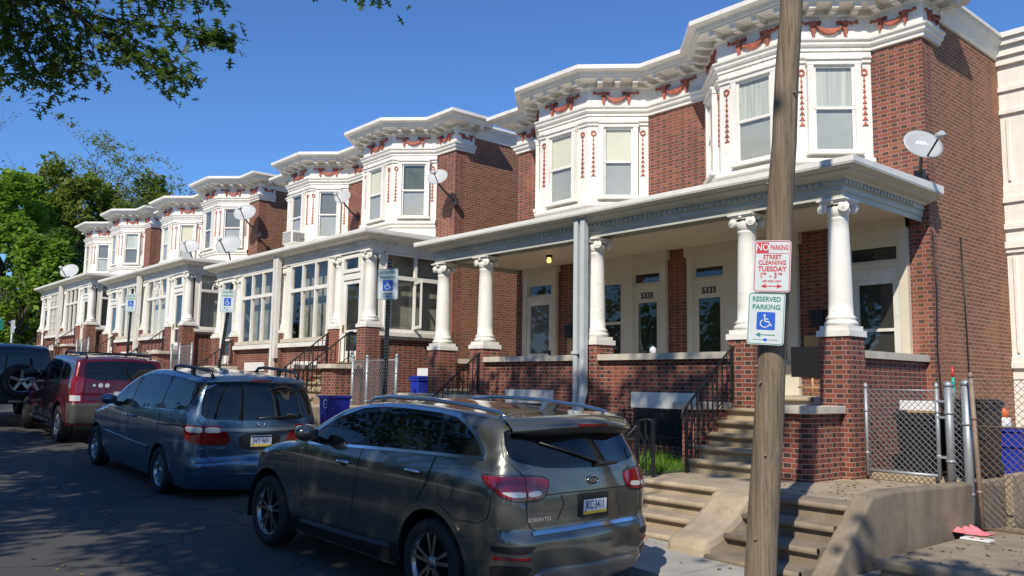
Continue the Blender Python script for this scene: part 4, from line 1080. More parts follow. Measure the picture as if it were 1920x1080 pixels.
# signs
M['signwhite'] = paint('white_reflective_sheet', (.58,.62,.62), .35, .05, 6, .06)
M['signred'] = paint('red_sign_ink', (.55,.03,.05), .4, .1); M['signgreen'] = paint('green_sign_ink', (.02,.22,.16), .4, .1); M['signblue'] = paint('blue_sign_ink', (.015,.10,.50), .4, .1)
M['signback'] = paint('aluminium', (.45,.46,.47), .4, .1, metallic=.7)
def rrect(w, h, r_, n=5):
    p = []
    for cx, cy, a0 in ((w/2-r_,-h/2+r_,-90),(w/2-r_,h/2-r_,0),(-w/2+r_,h/2-r_,90),(-w/2+r_,-h/2+r_,180)):
        for k in range(n+1): t = radians(a0+90*k/n); p.append((cx+r_*cos(t), cy+r_*sin(t)))
    return p
def sign(name, label, c, ang, w, h, roll=0, kind='reserved', group=None, parent=None):
    """flat sheet sign; c centre, ang heading of its face normal, roll leans it with the post"""
    n = Vector((cos(ang), sin(ang), 0)); x = Vector((-n.y, n.x, 0)); u = Vector((0,0,1))
    Rm = Matrix.Rotation(roll, 3, n); x = Rm @ x; u = Rm @ u; c = Vector(c)
    r = thing(name, label, 'sign', tuple(c), group)
    P = lambda a, b, k: tuple(c + x*a + u*b + n*k)
    def flat(poly, k0, k1, nm, mat, par):
        q = MB(); N = len(poly); q.add([P(a,b,k0) for a, b in poly]+[P(a,b,k1) for a, b in poly], [list(range(N))[::-1], list(range(N,2*N))]+[(i,(i+1)%N,N+(i+1)%N,N+i) for i in range(N)])
        return q.build(nm, M[mat], par)
    def ring(w_, h_, r_, th, nm, mat):
        A, B = rrect(w_,h_,r_), rrect(w_-2*th,h_-2*th,max(.005,r_-th)); N = len(A); q = MB()
        q.add([P(a,b,.0045) for a,b in A]+[P(a,b,.0045) for a,b in B], [(i,(i+1)%N,N+(i+1)%N,N+i) for i in range(N)]); q.build(nm, M[mat], r)
    flat(rrect(w,h,.03*w/.33), -.003, .003, 'sign_sheet', 'signwhite', r)
    k = w/.33
    T_ = lambda s_, b, size, mat, a=0, bold=.001, sx=.9: text('lettering', s_, P(a*k,b*k,.0055), x, u, size*k, M[mat], r, ex=.0006, bold=bold*k, sx=sx)
    def arrow(b, a0, a1, mat, heads):
        d_ = .007*k; flat([(a0*k,b*k-d_*.6),(a1*k,b*k-d_*.6),(a1*k,b*k+d_*.6),(a0*k,b*k+d_*.6)], .003, .005, 'arrow', mat, r)
        for hd in heads:
            e = a0 if hd < 0 else a1; tri = [(e*k+hd*.045*k,b*k),(e*k,b*k+.022*k),(e*k,b*k-.022*k)]
            if hd > 0: tri = tri
            q = MB(); q.add([P(a,b_,.0052) for a, b_ in (tri if hd > 0 else tri)], [(0,1,2) if hd > 0 else (0,2,1)]); q.build('arrow_head', M[mat], r)
    if kind == 'noparking':
        ring(w-.012, h-.012, .028*k, .007*k, 'border', 'signred')
        flat([(-.145*k,.125*k),(-.035*k,.125*k),(-.035*k,.222*k),(-.145*k,.222*k)], .003, .0048, 'red_panel', 'signred', r)
        T_('NO', .174, .092, 'signwhite', -.09, .0012, .80); T_('PARKING', .172, .062, 'signred', .060, .0012, .62)
        flat([(-.145*k,.118*k),(.145*k,.118*k),(.145*k,.122*k),(-.145*k,.122*k)], .003, .0048, 'rule', 'signred', r)
        T_('STREET', .085, .056, 'signred', 0, .0012); T_('CLEANING', .032, .056, 'signred', 0, .0012); T_('TUESDAY', -.027, .064, 'signred', 0, .0016, .92)
        T_('1', -.088, .07, 'signred', -.095, .0015); T_('PM', -.072, .03, 'signred', -.066, .0008); T_('- 3', -.088, .07, 'signred', .012, .0015); T_('PM', -.072, .03, 'signred', .075, .0008)
        T_('APR THRU NOV', -.140, .026, 'signred', 0, .0006); arrow(-.185, -.05, .05, 'signred', (-1, 1))
    else:
        ring(w-.012, h-.012, .028*k, .006*k, 'border', 'signgreen')
        T_('RESERVED', .178, .063, 'signgreen', 0, .0012, .9); T_('PARKING', .105, .063, 'signgreen', 0, .0012, .95)
        flat([(a, b+(-.022)*k) for a, b in rrect(.165*k,.165*k,.012*k)], .003, .0046, 'blue_square', 'signblue', r)
        # wheelchair emblem
        q = MB(); b0 = -.022
        def bar(pts, wd):
            for (x0,y0),(x1,y1) in zip(pts[:-1],pts[1:]):
                dx, dy = x1-x0, y1-y0; l = sqrt(dx*dx+dy*dy) or 1; nx, ny = -dy/l*wd, dx/l*wd
                q.add([P((x0+nx)*k,(y0+ny+b0)*k,.0056),(P((x0-nx)*k,(y0-ny+b0)*k,.0056)),P((x1-nx)*k,(y1-ny+b0)*k,.0056),P((x1+nx)*k,(y1+ny+b0)*k,.0056)], [(0,1,2,3)])
        q.add([P((-.012+.011*cos(t))*k,(.052+.011*sin(t)+b0)*k,.0056) for t in [j*pi/5 for j in range(10)]], [list(range(10))])
        bar([(-.012,.04),(-.008,-.005),(.028,-.005),(.043,-.042),(.056,-.038)], .0058); bar([(-.010,.018),(.022,.018)], .005)
        bar([(-.008+.040*cos(t),-.022+.036*sin(t)) for t in [radians(120+j*20) for j in range(12)]], .005)
        q.build('wheelchair_emblem', M['signwhite'], r)
        if kind == 'reserved_l': arrow(-.150, -.045, .085, 'signgreen', (-1,))
        else: arrow(-.150, -.085, .045, 'signgreen', (1,))
        q = MB(); q.add([P(-.11*k,-.197*k,.0045),P(.11*k,-.197*k,.0045),P(.11*k,-.192*k,.0045),P(-.11*k,-.192*k,.0045)], [(0,1,2,3)]); q.build('small_print', M['signgreen'], r)
        flat([(-.015*k,-.207*k),(.015*k,-.207*k),(.015*k,-.182*k),(-.015*k,-.182*k)], .003, .005, 'city_emblem', 'signblue', r)
    return r
sign('parking_sign','red and white no parking street cleaning sign, upper one on the wooden pole',(px_(1.10)+.06,6.775,1.10),radians(-66),.325,.475,radians(-3.0),'noparking')
sign('parking_sign','green and white reserved parking sign with blue wheelchair square, on the wooden pole',(px_(.625)+.035,6.76,.625),radians(-66),.325,.475,radians(-3.4),'reserved_l')
M['postblack'] = paint('dark_green_black_post', (.016,.022,.02), .5, .2, 6, .1)
for k, (xb, zb, xt, zt, xc, zc, lab, kd) in enumerate(((-10.88,-1.7,-10.83,1.86,-10.82,1.47,'nearest of three','reserved_r'),(-17.62,-1.6,-16.70,1.95,-16.80,1.60,'middle of three','reserved_l'),(-23.3,-1.35,-23.10,2.33,-23.05,1.95,'farthest of three','reserved_r'))):
    ln = ('over the suv roof','over the minivan roof','over the red suv roof')[k]
    p0, p1 = Vector((xb,6.95,zb)), Vector((xt,6.95,zt))
    r = thing('sign_post', 'black perforated square sign post '+ln, 'sign post', (xb,6.95,zb), 'black sign posts along the kerb')
    q = MB(); q.tube([p0,p1], .036, 4); q.build('post', M['postblack'], r)
    q = MB(); d_ = (p1-p0).normalized()
    for j in range(int((p1-p0).length/.05)):
        c_ = p0+d_*(.02+.05*j)
        if c_.z < -.8: continue
        for nx, ny in ((.0258,0),(0,-.0258)):
            q.tube([c_+Vector((nx-.001*(nx>0),ny+.001*(ny<0),0)), c_+Vector((nx*1.06,ny*1.06,0))], .008, 6)
    q.build('post_holes', M['galv'], r)
    sign('parking_sign','reserved parking sign with blue wheelchair square on the black post '+ln,(xc+.035,6.90,zc),radians(-52),.32,.47,radians(-1.5 if k else 1),kd)
# street signs at the far end
for (x, y, z, lab, sz, mt, h) in ((-46.0,7.9,2.05,'small green street sign at the far left edge',(.4,.5),'signgreen',2.9),(-46.5,8.6,2.1,'narrow white street sign at the far left edge',(.16,.6),'signwhite',2.9)):
    zg = rz(x); r = thing('street_sign', lab, 'sign', (x,y,zg))
    q = MB(); q.tube([(x-.06,y,zg),(x-.06,y,zg+h)], .05, 8); q.build('post', M['galv'], r)
    q = MB(); q.box(x-.02,x+.0,y-sz[0]/2,y+sz[0]/2,zg+h-sz[1],zg+h); q.build('sign_sheet', M[mt], r)
# -------------------------------------------------------------------- cars
def pchip(pts):
    xs = [p[0] for p in pts]; ys = [p[1] for p in pts]; n = len(xs)
    h = [xs[i+1]-xs[i] for i in range(n-1)]; dl = [(ys[i+1]-ys[i])/h[i] for i in range(n-1)]
    m = [0]*n; m[0] = dl[0]; m[-1] = dl[-1]
    for i in range(1, n-1):
        if dl[i-1]*dl[i] > 0:
            w1, w2 = 2*h[i]+h[i-1], h[i]+2*h[i-1]; m[i] = (w1+w2)/(w1/dl[i-1]+w2/dl[i])
    def f(x):
        if x <= xs[0]: return ys[0]
        if x >= xs[-1]: return ys[-1]
        i = 0
        while x > xs[i+1]: i += 1
        t = (x-xs[i])/h[i]; t2, t3 = t*t, t*t*t
        return ys[i]*(2*t3-3*t2+1)+h[i]*m[i]*(t3-2*t2+t)+ys[i+1]*(-2*t3+3*t2)+h[i]*m[i+1]*(t3-t2)
    return f
def inpoly(x, y, P):
    c = False; n = len(P); j = n-1
    for i in range(n):
        if (P[i][1] > y) != (P[j][1] > y) and x < (P[j][0]-P[i][0])*(y-P[i][1])/(P[j][1]-P[i][1])+P[i][0]: c = not c
        j = i
    return c
def resample(P, st, closed=True):
    out = []; n = len(P)
    for i in range(n if closed else n-1):
        a, b = P[i], P[(i+1) % n]; L = sqrt((b[0]-a[0])**2+(b[1]-a[1])**2); k = max(1, int(L/st+.5))
        for j in range(k): out.append((a[0]+(b[0]-a[0])*j/k, a[1]+(b[1]-a[1])*j/k))
    if not closed: out.append(P[-1])
    return out
def smooth_poly(P, it=2, keep=()):
    """corner cutting (Chaikin) so that decals get rounded corners"""
    for _ in range(it):
        Q = []; n = len(P)
        for i in range(n):
            a, b = P[i], P[(i+1) % n]
            Q += [(a[0]*.8+b[0]*.2, a[1]*.8+b[1]*.2), (a[0]*.2+b[0]*.8, a[1]*.2+b[1]*.8)]
        P = Q
    return P
def cdt(pts, loops, inside):
    """triangulate pts with closed constraint loops (index lists); keep triangles whose centre is inside()"""
    E = []
    for lp in loops: E += [(lp[i], lp[(i+1) % len(lp)]) for i in range(len(lp))]
    v, e, f, ov, oe, of = delaunay_2d_cdt([Vector(p) for p in pts], E, [], 0, 1e-5)
    F = []
    for t in f:
        if len(t) != 3: continue
        c = (v[t[0]]+v[t[1]]+v[t[2]])/3
        if inside(c.x, c.y):
            a, b, c_ = v[t[0]], v[t[1]], v[t[2]]
            F.append(tuple(t) if (b-a).x*(c_-a).y-(b-a).y*(c_-a).x > 0 else tuple(t)[::-1])
    return [(p.x, p.y) for p in v], F

class Car:
    def __init__(s, name, label, S):
        s.S = S; s.root = thing(name, label, 'car', (0,0,0), 'cars parked along the kerb')
        s.rear, s.front, s.top = S['rear'], S['front'], S['top']
        s.xr = pchip(s.rear); s.xf = pchip(s.front); s.zt = pchip(s.top); s.W = pchip(S['W']); s.Wx = pchip(S['Wx'])
        s.zb = S['zb']
        s.cr = pchip(S['crown_rear']); s.ct = pchip(S['crown_top']); s.cf = S['crown_front']
        s.Rr, s.Yr = S['Rr'], S['Yr']; s.Rf, s.Yf = S['Rf'], S['Yf']; s.Rt, s.Yt = pchip(S['Rt']), pchip(S['Yt'])
        rr = [(s.xr(z), z) for z in [s.zb+(s.rear[-1][0]-s.zb)*i/44 for i in range(45)]]
        x0, x1 = s.top[0][0], s.top[-1][0]
        tt = [(x, s.zt(x)) for x in [x0+(x1-x0)*i/150 for i in range(151)]]
        ff = [(s.xf(z), z) for z in [s.front[-1][0]+(s.zb-s.front[-1][0])*i/24 for i in range(25)]]
        s.nR, s.nT = len(rr), len(tt)
        s.sil = rr+tt[1:]+ff[1:]
    @staticmethod
    def ell(d, R, Y):
        if d >= R: return 0
        d = max(0, d); return Y*(1-sqrt(max(0, 1-(1-d/R)**2)))
    def w(s, x, z):
        W = s.W(z)*s.Wx(x)
        a = s.ell(x-s.xr(min(z, s.rear[-1][0])), s.Rr, s.Yr); b = s.ell(s.xf(min(z, s.front[-1][0]))-x, s.Rf, s.Yf)
        sl = (s.zt(x+.03)-s.zt(x-.03))/.06
        c = s.ell((s.zt(x)-z)/sqrt(1+sl*sl), s.Rt(x), s.Yt(x))
        return max(.05, W-sqrt(a*a+b*b+c*c))
    def side(s, x, z, sd=1): return Vector((x, sd*s.w(x, z), z))
    def nside(s, x, z, sd=1):
        h = .008; wx = (s.w(x+h,z)-s.w(x-h,z))/(2*h); wz = (s.w(x,z+h)-s.w(x,z-h))/(2*h)
        return Vector((-wx, sd, -wz)).normalized()
    def silnorm(s, i):
        a, b = s.sil[max(0,i-2)], s.sil[min(len(s.sil)-1,i+2)]; d = Vector((b[0]-a[0], b[1]-a[1])).normalized()
        return Vector((-d.y, d.x))      # outward for rear->top->front order
    def crown(s, i):
        x, z = s.sil[i]
        if i < s.nR: return s.cr(z)
        if i < s.nR+s.nT-1: return s.ct(x)
        return s.cf
    def crowns(s):
        c = [s.crown(i) for i in range(len(s.sil))]
        for _ in range(12): c = [c[0]]+[(c[i-1]+c[i]+c[i+1])/3 for i in range(1,len(c)-1)]+[c[-1]]
        return c
    def band(s, i, t):
        x, z = s.sil[i]; n = s.silnorm(i); c = s.C[i]*(1-t*t)**2; wv = s.ws[i]
        return Vector((x+n.x*c, wv*t, z+n.y*c))
    def build_body(s, paintm, arches):
        s.C = s.crowns(); s.ws = [s.w(x, z) for x, z in s.sil]
        sil = s.sil; N = len(sil)
        bot = [(sil[-1][0]+(sil[0][0]-sil[-1][0])*k/60, s.zb) for k in range(1, 60)]
        outline = sil+bot
        pts = list(outline); loops = [list(range(len(outline)))]
        for (ax, az, R) in arches:
            lp = []; M_ = 36
            for k in range(M_+1):
                t = pi*k/M_ ; lp.append((ax+R*cos(t), max(az+R*sin(t)*1.0, s.zb+.0)))
            # arch polygon reaching just below the sill
            poly = [(ax+R, s.zb-.05)]+lp+[(ax-R, s.zb-.05)]
            b = len(pts); pts += poly; loops.append(list(range(b, b+len(poly))))
        def ins(x, z):
            if not inpoly(x, z, outline): return False
            for ax, az, R in arches:
                if abs(x-ax) < R and (z < az or (x-ax)**2+(z-az)**2 < R*R): return False
            return True
        for i in range(0, N):
            n = s.silnorm(i); x, z = sil[i]
            R = s.Rr if i < s.nR else (s.Rf if i > N-25 else s.Rt(x))
            for th in (10, 22, 36, 52, 70, 88):
                d = R*(1-cos(radians(th))); p = (x-n.x*d, z-n.y*d)
                if inpoly(p[0], p[1], outline): pts.append(p)
        st = .055; x = min(p[0] for p in sil)
        while x < max(p[0] for p in sil):
            z = s.zb+.02
            while z < 2.0:
                if inpoly(x, z, outline) and s.zt(x)-z > .03: pts.append((x, z))
                z += st
            x += st
        v, F = cdt(pts, loops, ins)
        bm = bmesh.new()
        idx = {}
        L = []; Rr_ = []
        used = set(i for f in F for i in f)
        for i, (x, z) in enumerate(v):
            if i not in used: L.append(None); Rr_.append(None); continue
            wv = s.w(x, z); L.append(bm.verts.new((x, wv, z))); Rr_.append(bm.verts.new((x, -wv, z)))
        for f in F:
            # ccw in (x,z): left side (+y) must face +y -> order reversed
            try: bm.faces.new([L[i] for i in f][::-1]); bm.faces.new([Rr_[i] for i in f])
            except ValueError: pass
        K = 18; cols = []
        for i in range(N):
            row = []
            for k in range(K+1):
                t = -1+2*k/K; row.append(bm.verts.new(s.band(i, t)))
            cols.append(row)
        for i in range(N-1):
            for k in range(K): bm.faces.new([cols[i][k], cols[i][k+1], cols[i+1][k+1], cols[i+1][k]][::-1])
        bmesh.ops.remove_doubles(bm, verts=bm.verts, dist=.0008)
        bmesh.ops.recalc_face_normals(bm, faces=bm.faces)
        # make sure the shell points outward
        tot = sum((f.normal.dot(f.calc_center_median()-Vector((1.3,0,.8))) for f in bm.faces))
        if tot < 0: bmesh.ops.reverse_faces(bm, faces=bm.faces)
        me = bpy.data.meshes.new('body'); bm.to_mesh(me); bm.free()
        me.polygons.foreach_set('use_smooth', [True]*len(me.polygons))
        me.materials.append(paintm)
        o = bpy.data.objects.new('body', me); COL.objects.link(o); o.parent = s.root; s.body = o
        # dark floor and wheel wells
        q = MB(); x0, x1 = sil[0][0]+.1, sil[-1][0]-.1
        q.box(x0, x1, -.62, .62, s.zb-.0, s.zb+.12)
        for ax, az, R in arches:
            for sd in (-1, 1):
                yo = sd*(s.w(ax, az+R)-.012); yi = sd*.45; n = 20; vs = []
                for k in range(n+1):
                    t = pi*k/n; vs += [(ax+R*cos(t), yo, az+R*sin(t)), (ax+R*cos(t), yi, az+R*sin(t))]
                vs += [(ax+R,yo,s.zb),(ax+R,yi,s.zb),(ax-R,yo,s.zb),(ax-R,yi,s.zb)]
                fs = [(2*k,2*k+1,2*k+3,2*k+2) for k in range(n)]
                e = 2*(n+1); fs += [(0,1,e+1,e),(2*n,2*n+1,e+3,e+2)]
                fs.append([2*k+1 for k in range(n+1)]+[e+3,e+1]); q.add(vs, fs)
        q.build('wheel_well', M['black_plastic'], s.body)
        return o
    # rear wrap coordinate: q is the arc length along the horizontal section, from the centre line
    def wrap(s, q, z):
        i = min(range(s.nR+6), key=lambda k: abs(s.sil[k][1]-z) if s.sil[k][1] <= s.sil[s.nR-1][1]+.05 else 9)
        # interpolate between silhouette samples
        j = i+1 if s.sil[i][1] < z and i+1 < len(s.sil) else i-1
        j = max(0, min(j, s.nR+6))
        a, b = s.sil[i][1], s.sil[j][1]; f = 0 if a == b else (z-a)/(b-a)
        ws = s.ws[i]+(s.ws[j]-s.ws[i])*f; sd = 1 if q >= 0 else -1; aq = abs(q)
        if aq <= ws:
            t = q/ws; p = s.band(i, t); r = s.band(j, t); return p+(r-p)*f
        e = aq-ws; xr = s.sil[i][0]+(s.sil[j][0]-s.sil[i][0])*f
        px, py = xr, ws; n = 60; acc = 0
        for k in range(1, n+1):
            th = radians(90*k/n); d = s.Rr*(1-cos(th)); x = xr+d; y = s.w(x, z)
            l = sqrt((x-px)**2+(y-py)**2)
            if acc+l >= e:
                g = (e-acc)/l; return Vector((px+(x-px)*g, sd*(py+(y-py)*g), z))
            acc += l; px, py = x, y
        x = px+(e-acc); return Vector((x, sd*s.w(x, z), z))
    def decal(s, fn, poly, name, mat, parent=None, off=.004, st=.05, skirt=.008, smooth=True, hole=None):
        """panel laid on the body: poly in the 2-D coordinates of fn (point = fn(a,b)); raised by off"""
        poly = resample(poly, st*.7); pts = list(poly); loops = [list(range(len(poly)))]
        if hole:
            hole = resample(hole, st*.7); b = len(pts); pts += hole; loops.append(list(range(b, b+len(hole))))
        xs = [p[0] for p in poly]; ys = [p[1] for p in poly]; x = min(xs)+st/2
        def near(x, y): return min((p[0]-x)**2+(p[1]-y)**2 for p in pts0) < (st*.45)**2
        pts0 = list(pts)
        while x < max(xs):
            y = min(ys)+st/2
            while y < max(ys):
                if inpoly(x, y, poly) and not near(x, y): pts.append((x, y))
                y += st
            x += st
        ins = lambda x, y: inpoly(x, y, poly) and not (hole and inpoly(x, y, hole))
        v, F = cdt(pts, loops, ins)
        h = .004; P = []; NN = []
        for a, b in v:
            p = fn(a, b); n = (fn(a+h, b)-fn(a-h, b)).cross(fn(a, b+h)-fn(a, b-h))
            n = n.normalized() if n.length > 1e-12 else Vector((0,0,1))
            P.append(p); NN.append(n)
        c = sum((p for p in P), Vector())/len(P)
        if sum(n.dot(p-Vector((1.35,0,.75))) for n, p in zip(NN, P)) < 0: NN = [-n for n in NN]; F = [f[::-1] for f in F]
        vs = [tuple(p+n*off) for p, n in zip(P, NN)]; fs = [tuple(f) for f in F]; sm = [True]*len(fs)
        # orient faces with the normals
        f0 = []
        for f in fs:
            a, b, d = (Vector(vs[i]) for i in f); nn = (b-a).cross(d-a)
            f0.append(f if nn.dot(NN[f[0]]) > 0 else f[::-1])
        fs = f0
        nb = len(vs)
        for lp in loops:
            b = len(vs); k = len(lp)
            vs += [vs[i] for i in lp]+[tuple(P[i]-NN[i]*skirt) for i in lp]
            fs += [(b+i, b+(i+1) % k, b+k+(i+1) % k, b+k+i) for i in range(k)]; sm += [False]*k
        me = bpy.data.meshes.new(name); me.from_pydata(vs, [], fs); me.polygons.foreach_set('use_smooth', sm)
        if smooth:
            nl = [tuple(NN[i]) if i < nb else (0,0,0) for i in range(len(vs))]
            me.normals_split_custom_set_from_vertices(nl)
        me.materials.append(mat); o = bpy.data.objects.new(name, me); COL.objects.link(o); o.parent = parent or s.root
        return o
    def strip(s, fn, line, wd, name, mat, parent=None, off=.006, closed=False, st=.04, skirt=.006):
        """raised strip of width wd following a 2-D line"""
        L = resample(line, st, closed); n = len(L); A = []; B = []
        for i in range(n):
            a = L[(i-1) % n] if closed else L[max(0,i-1)]; b = L[(i+1) % n] if closed else L[min(n-1,i+1)]
            d = Vector((b[0]-a[0], b[1]-a[1])); d = d.normalized() if d.length > 1e-9 else Vector((1,0))
            A.append((L[i][0]-d.y*wd/2, L[i][1]+d.x*wd/2)); B.append((L[i][0]+d.y*wd/2, L[i][1]-d.x*wd/2))
        q = MB(); h = .004
        def lift(a, b, o):
            p = fn(a, b); nn = (fn(a+h,b)-fn(a-h,b)).cross(fn(a,b+h)-fn(a,b-h)); nn = nn.normalized() if nn.length > 1e-12 else Vector((0,0,1))
            if nn.dot(p-Vector((1.35,0,.75))) < 0: nn = -nn
            return p+nn*o
        for i in range(n): q.v += [tuple(lift(*A[i],-skirt)), tuple(lift(*A[i],off)), tuple(lift(*B[i],off)), tuple(lift(*B[i],-skirt))]
        m = n if closed else n-1
        for i in range(m):
            j = (i+1) % n
            for k in range(3): q.f.append([4*i+k,4*i+k+1,4*j+k+1,4*j+k]); q.sm.append(False)
        o = q.build(name, mat, parent or s.root)
        bm = bmesh.new(); bm.from_mesh(o.data); bmesh.ops.recalc_face_normals(bm, faces=bm.faces); bm.to_mesh(o.data); bm.free()
        return o
    def wheel(s, x, sd, r, rim, wd, yo, style, rimmat, steer=0):
        y1 = sd*yo; y0 = sd*(yo-wd)
        q = MB(); prof = [(rim*.98,-wd/2+.015),(rim*1.04,-wd/2),(r*.86,-wd/2-.004),(r*.95,-wd/2+.012),(r*.992,-wd/2+.045),(r,-wd/2+.07),(r,wd/2-.07),(r*.992,wd/2-.045),(r*.95,wd/2-.012),(r*.86,wd/2+.004),(rim*1.04,wd/2),(rim*.98,wd/2-.015),(rim*.9,0),(rim*.98,-wd/2+.015)]
        q.lathe(prof, (0,0,0), 40, 'y', cap=False)
        hub = MB(); hub.lathe([(rim*.93,-wd*.1),(rim*.93,wd*.12)], (0,0,0), 28, 'y', cap=False); hub.lathe([(.0,-.05),(rim*.93,-.05),(rim*.93,-.02),(0,-.02)], (0,0,0), 24, 'y')
        ho = hub.build('wheel', M['dark'], s.root)
        ty = q.build('tyre', M['tyre'], ho)
        rm = MB(); f = wd/2-.012
        rm.lathe([(rim*.90,f-.05),(rim*.94,f-.01),(rim*1.0,f),(rim*1.03,f-.012),(rim*1.0,f-.03)], (0,0,0), 40, 'y', cap=False)
        rm.lathe([(0,f-.012),(rim*.13,f-.014),(rim*.17,f-.02),(rim*.24,f-.03),(rim*.26,f-.07),(0,f-.07)], (0,0,0), 20, 'y')
        def spoke(a, w0, w1, tw=0, y_=.0):
            ca, sa = cos(a), sin(a)
            def P(rr, c, y): 
                a2 = a+tw*rr/rim; return (rr*cos(a2)-c*sin(a2), y, rr*sin(a2)+c*cos(a2))
            r0, r1, rmid = rim*.2, rim*.95, rim*.6
            rows = []
            for rr, ww, yy in ((r0,w0,f-.022),(rmid,(w0+w1)/2,f-.016),(r1,w1,f-.012)):
                rows += [P(rr,-ww,yy-.05), P(rr,-ww*.75,yy-.002), P(rr,ww*.75,yy-.002), P(rr,ww,yy-.05)]
            fs = []
            for k in range(2):
                for j in range(3): fs.append((4*k+j,4*k+j+1,4*k+4+j+1,4*k+4+j))
            fs += [(0,1,2,3),(8,11,10,9)]; rm.add(rows, fs)
        if style == 'ten':
            for k in range(5):
                for da in (-.20,.20): spoke(2*pi*k/5+da+.3, .017, .022, 0)
        elif style == 'seven':
            for k in range(7): spoke(2*pi*k/7+.2, .022, .030)
        elif style == 'five':
            for k in range(5): spoke(2*pi*k/5+.3, .05, .036)
        for k in range(5):
            a = 2*pi*k/5+.3+pi/5; rm.lathe([(.011,f-.04),(.011,f-.022),(0,f-.018)], (rim*.18*cos(a),0,rim*.18*sin(a)), 8, 'y')
        ro = rm.build('rim', rimmat, ho)
        for o in (ty, ro, ho):
            bm = bmesh.new(); bm.from_mesh(o.data); bmesh.ops.recalc_face_normals(bm, faces=bm.faces)
            if sd < 0: bmesh.ops.transform(bm, matrix=Matrix.Scale(-1,4,(0,1,0)), verts=bm.verts); bmesh.ops.reverse_faces(bm, faces=bm.faces)
            R_ = Matrix.Translation((x, sd*(yo-wd/2), r)) @ Matrix.Rotation(steer, 4, 'Z')
            bmesh.ops.transform(bm, matrix=R_, verts=bm.verts); bm.to_mesh(o.data); bm.free()
        return ho
    def place(s, X, Y, Z, yaw, pitch, scale=1.0):
        """origin is the rear axle on the ground, at the car's centre line; nose points to -X plus yaw"""
        s.root.rotation_mode = 'XYZ'
        s.root.rotation_euler = (0, -pitch, pi-yaw) if False else (0, 0, 0)
        Mx = Matrix.Translation((X,Y,Z)) @ Matrix.Rotation(pi+yaw, 4, 'Z') @ Matrix.Rotation(-pitch, 4, 'Y')
        s.root.matrix_world = Mx @ Matrix.Scale(scale, 4)
        s.root.location = (X,Y,Z); s.root.rotation_euler = Mx.to_euler('XYZ'); s.root.scale = (scale,)*3

M['tyre'] = paint('tyre_rubber', (.018,.018,.018), .75, .3, 10, .15, (.08,.075,.07), bump=.1)
M['chrome'] = paint('chrome', (.75,.76,.78), .12, .03, metallic=1)
M['alloy'] = paint('alloy', (.50,.51,.53), .25, .08, metallic=.9)
M['alloy_d'] = paint('machined_alloy', (.36,.35,.34), .22, .12, metallic=.95)
M['trim'] = paint('black_trim', (.014,.014,.015), .4, .2, 6)
M['cglass'] = car_glass('tinted_car_glass'); 
t = NT('red_lens'); t.set(Base_Color=(.20,.003,.006), Roughness=.08, Coat_Weight=1, Coat_Roughness=.02); M['redlens'] = t.m
t = NT('clear_lens'); t.set(Base_Color=(.55,.55,.52), Roughness=.12, Coat_Weight=1, Coat_Roughness=.02); M['clearlens'] = t.m
t = NT('amber_lens'); t.set(Base_Color=(.65,.25,.04), Roughness=.1, Coat_Weight=1); M['amber'] = t.m
M['platew'] = paint('plate_white', (.62,.66,.70), .4, .04); M['plateblue'] = paint('plate_navy', (.02,.04,.12), .4, .1); M['plateyel'] = paint('plate_yellow', (.75,.52,.04), .4, .08)
M['seat'] = paint('car_seat', (.05,.05,.05), .8, .2)

def plate(car, c, num, frame=None, w=.305, h=.155, tiltv=.06):
    """number plate facing the rear; c is its centre in car coordinates"""
    q = MB(); x, y, z = c
    q.box(x-.004, x, y-w/2, y+w/2, z-h/2, z+h/2); p = q.build('number_plate', M['platew'], car.root)
    for z0, z1, mt in ((h/2-.03, h/2-.004, 'plateblue' if not frame else 'ink'),(-h/2+.004, -h/2+.032, 'plateyel')):
        q = MB(); q.box(x-.0052, x-.004, y-w/2+.004, y+w/2-.004, z+z0, z+z1); q.build('plate_band', M[mt], p)
    text('plate_number', num, (x-.0056, y, z-.001), (0,-1,0), (0,0,1), .098, M['plateblue'], p, ex=.0006, bold=.0010, sx=.64)
    if frame:
        for y0, y1, z0, z1 in ((-w/2-.012,w/2+.012,h/2-.012,h/2+.02),(-w/2-.012,w/2+.012,-h/2-.02,-h/2+.008),(-w/2-.012,-w/2+.004,-h/2+.008,h/2-.012),(w/2-.004,w/2+.012,-h/2+.008,h/2-.012)):
            q = MB(); q.box(x-.010, x-.002, y+y0, y+y1, z+z0, z+z1); q.build('plate_frame', M['trim'], p)
    return p

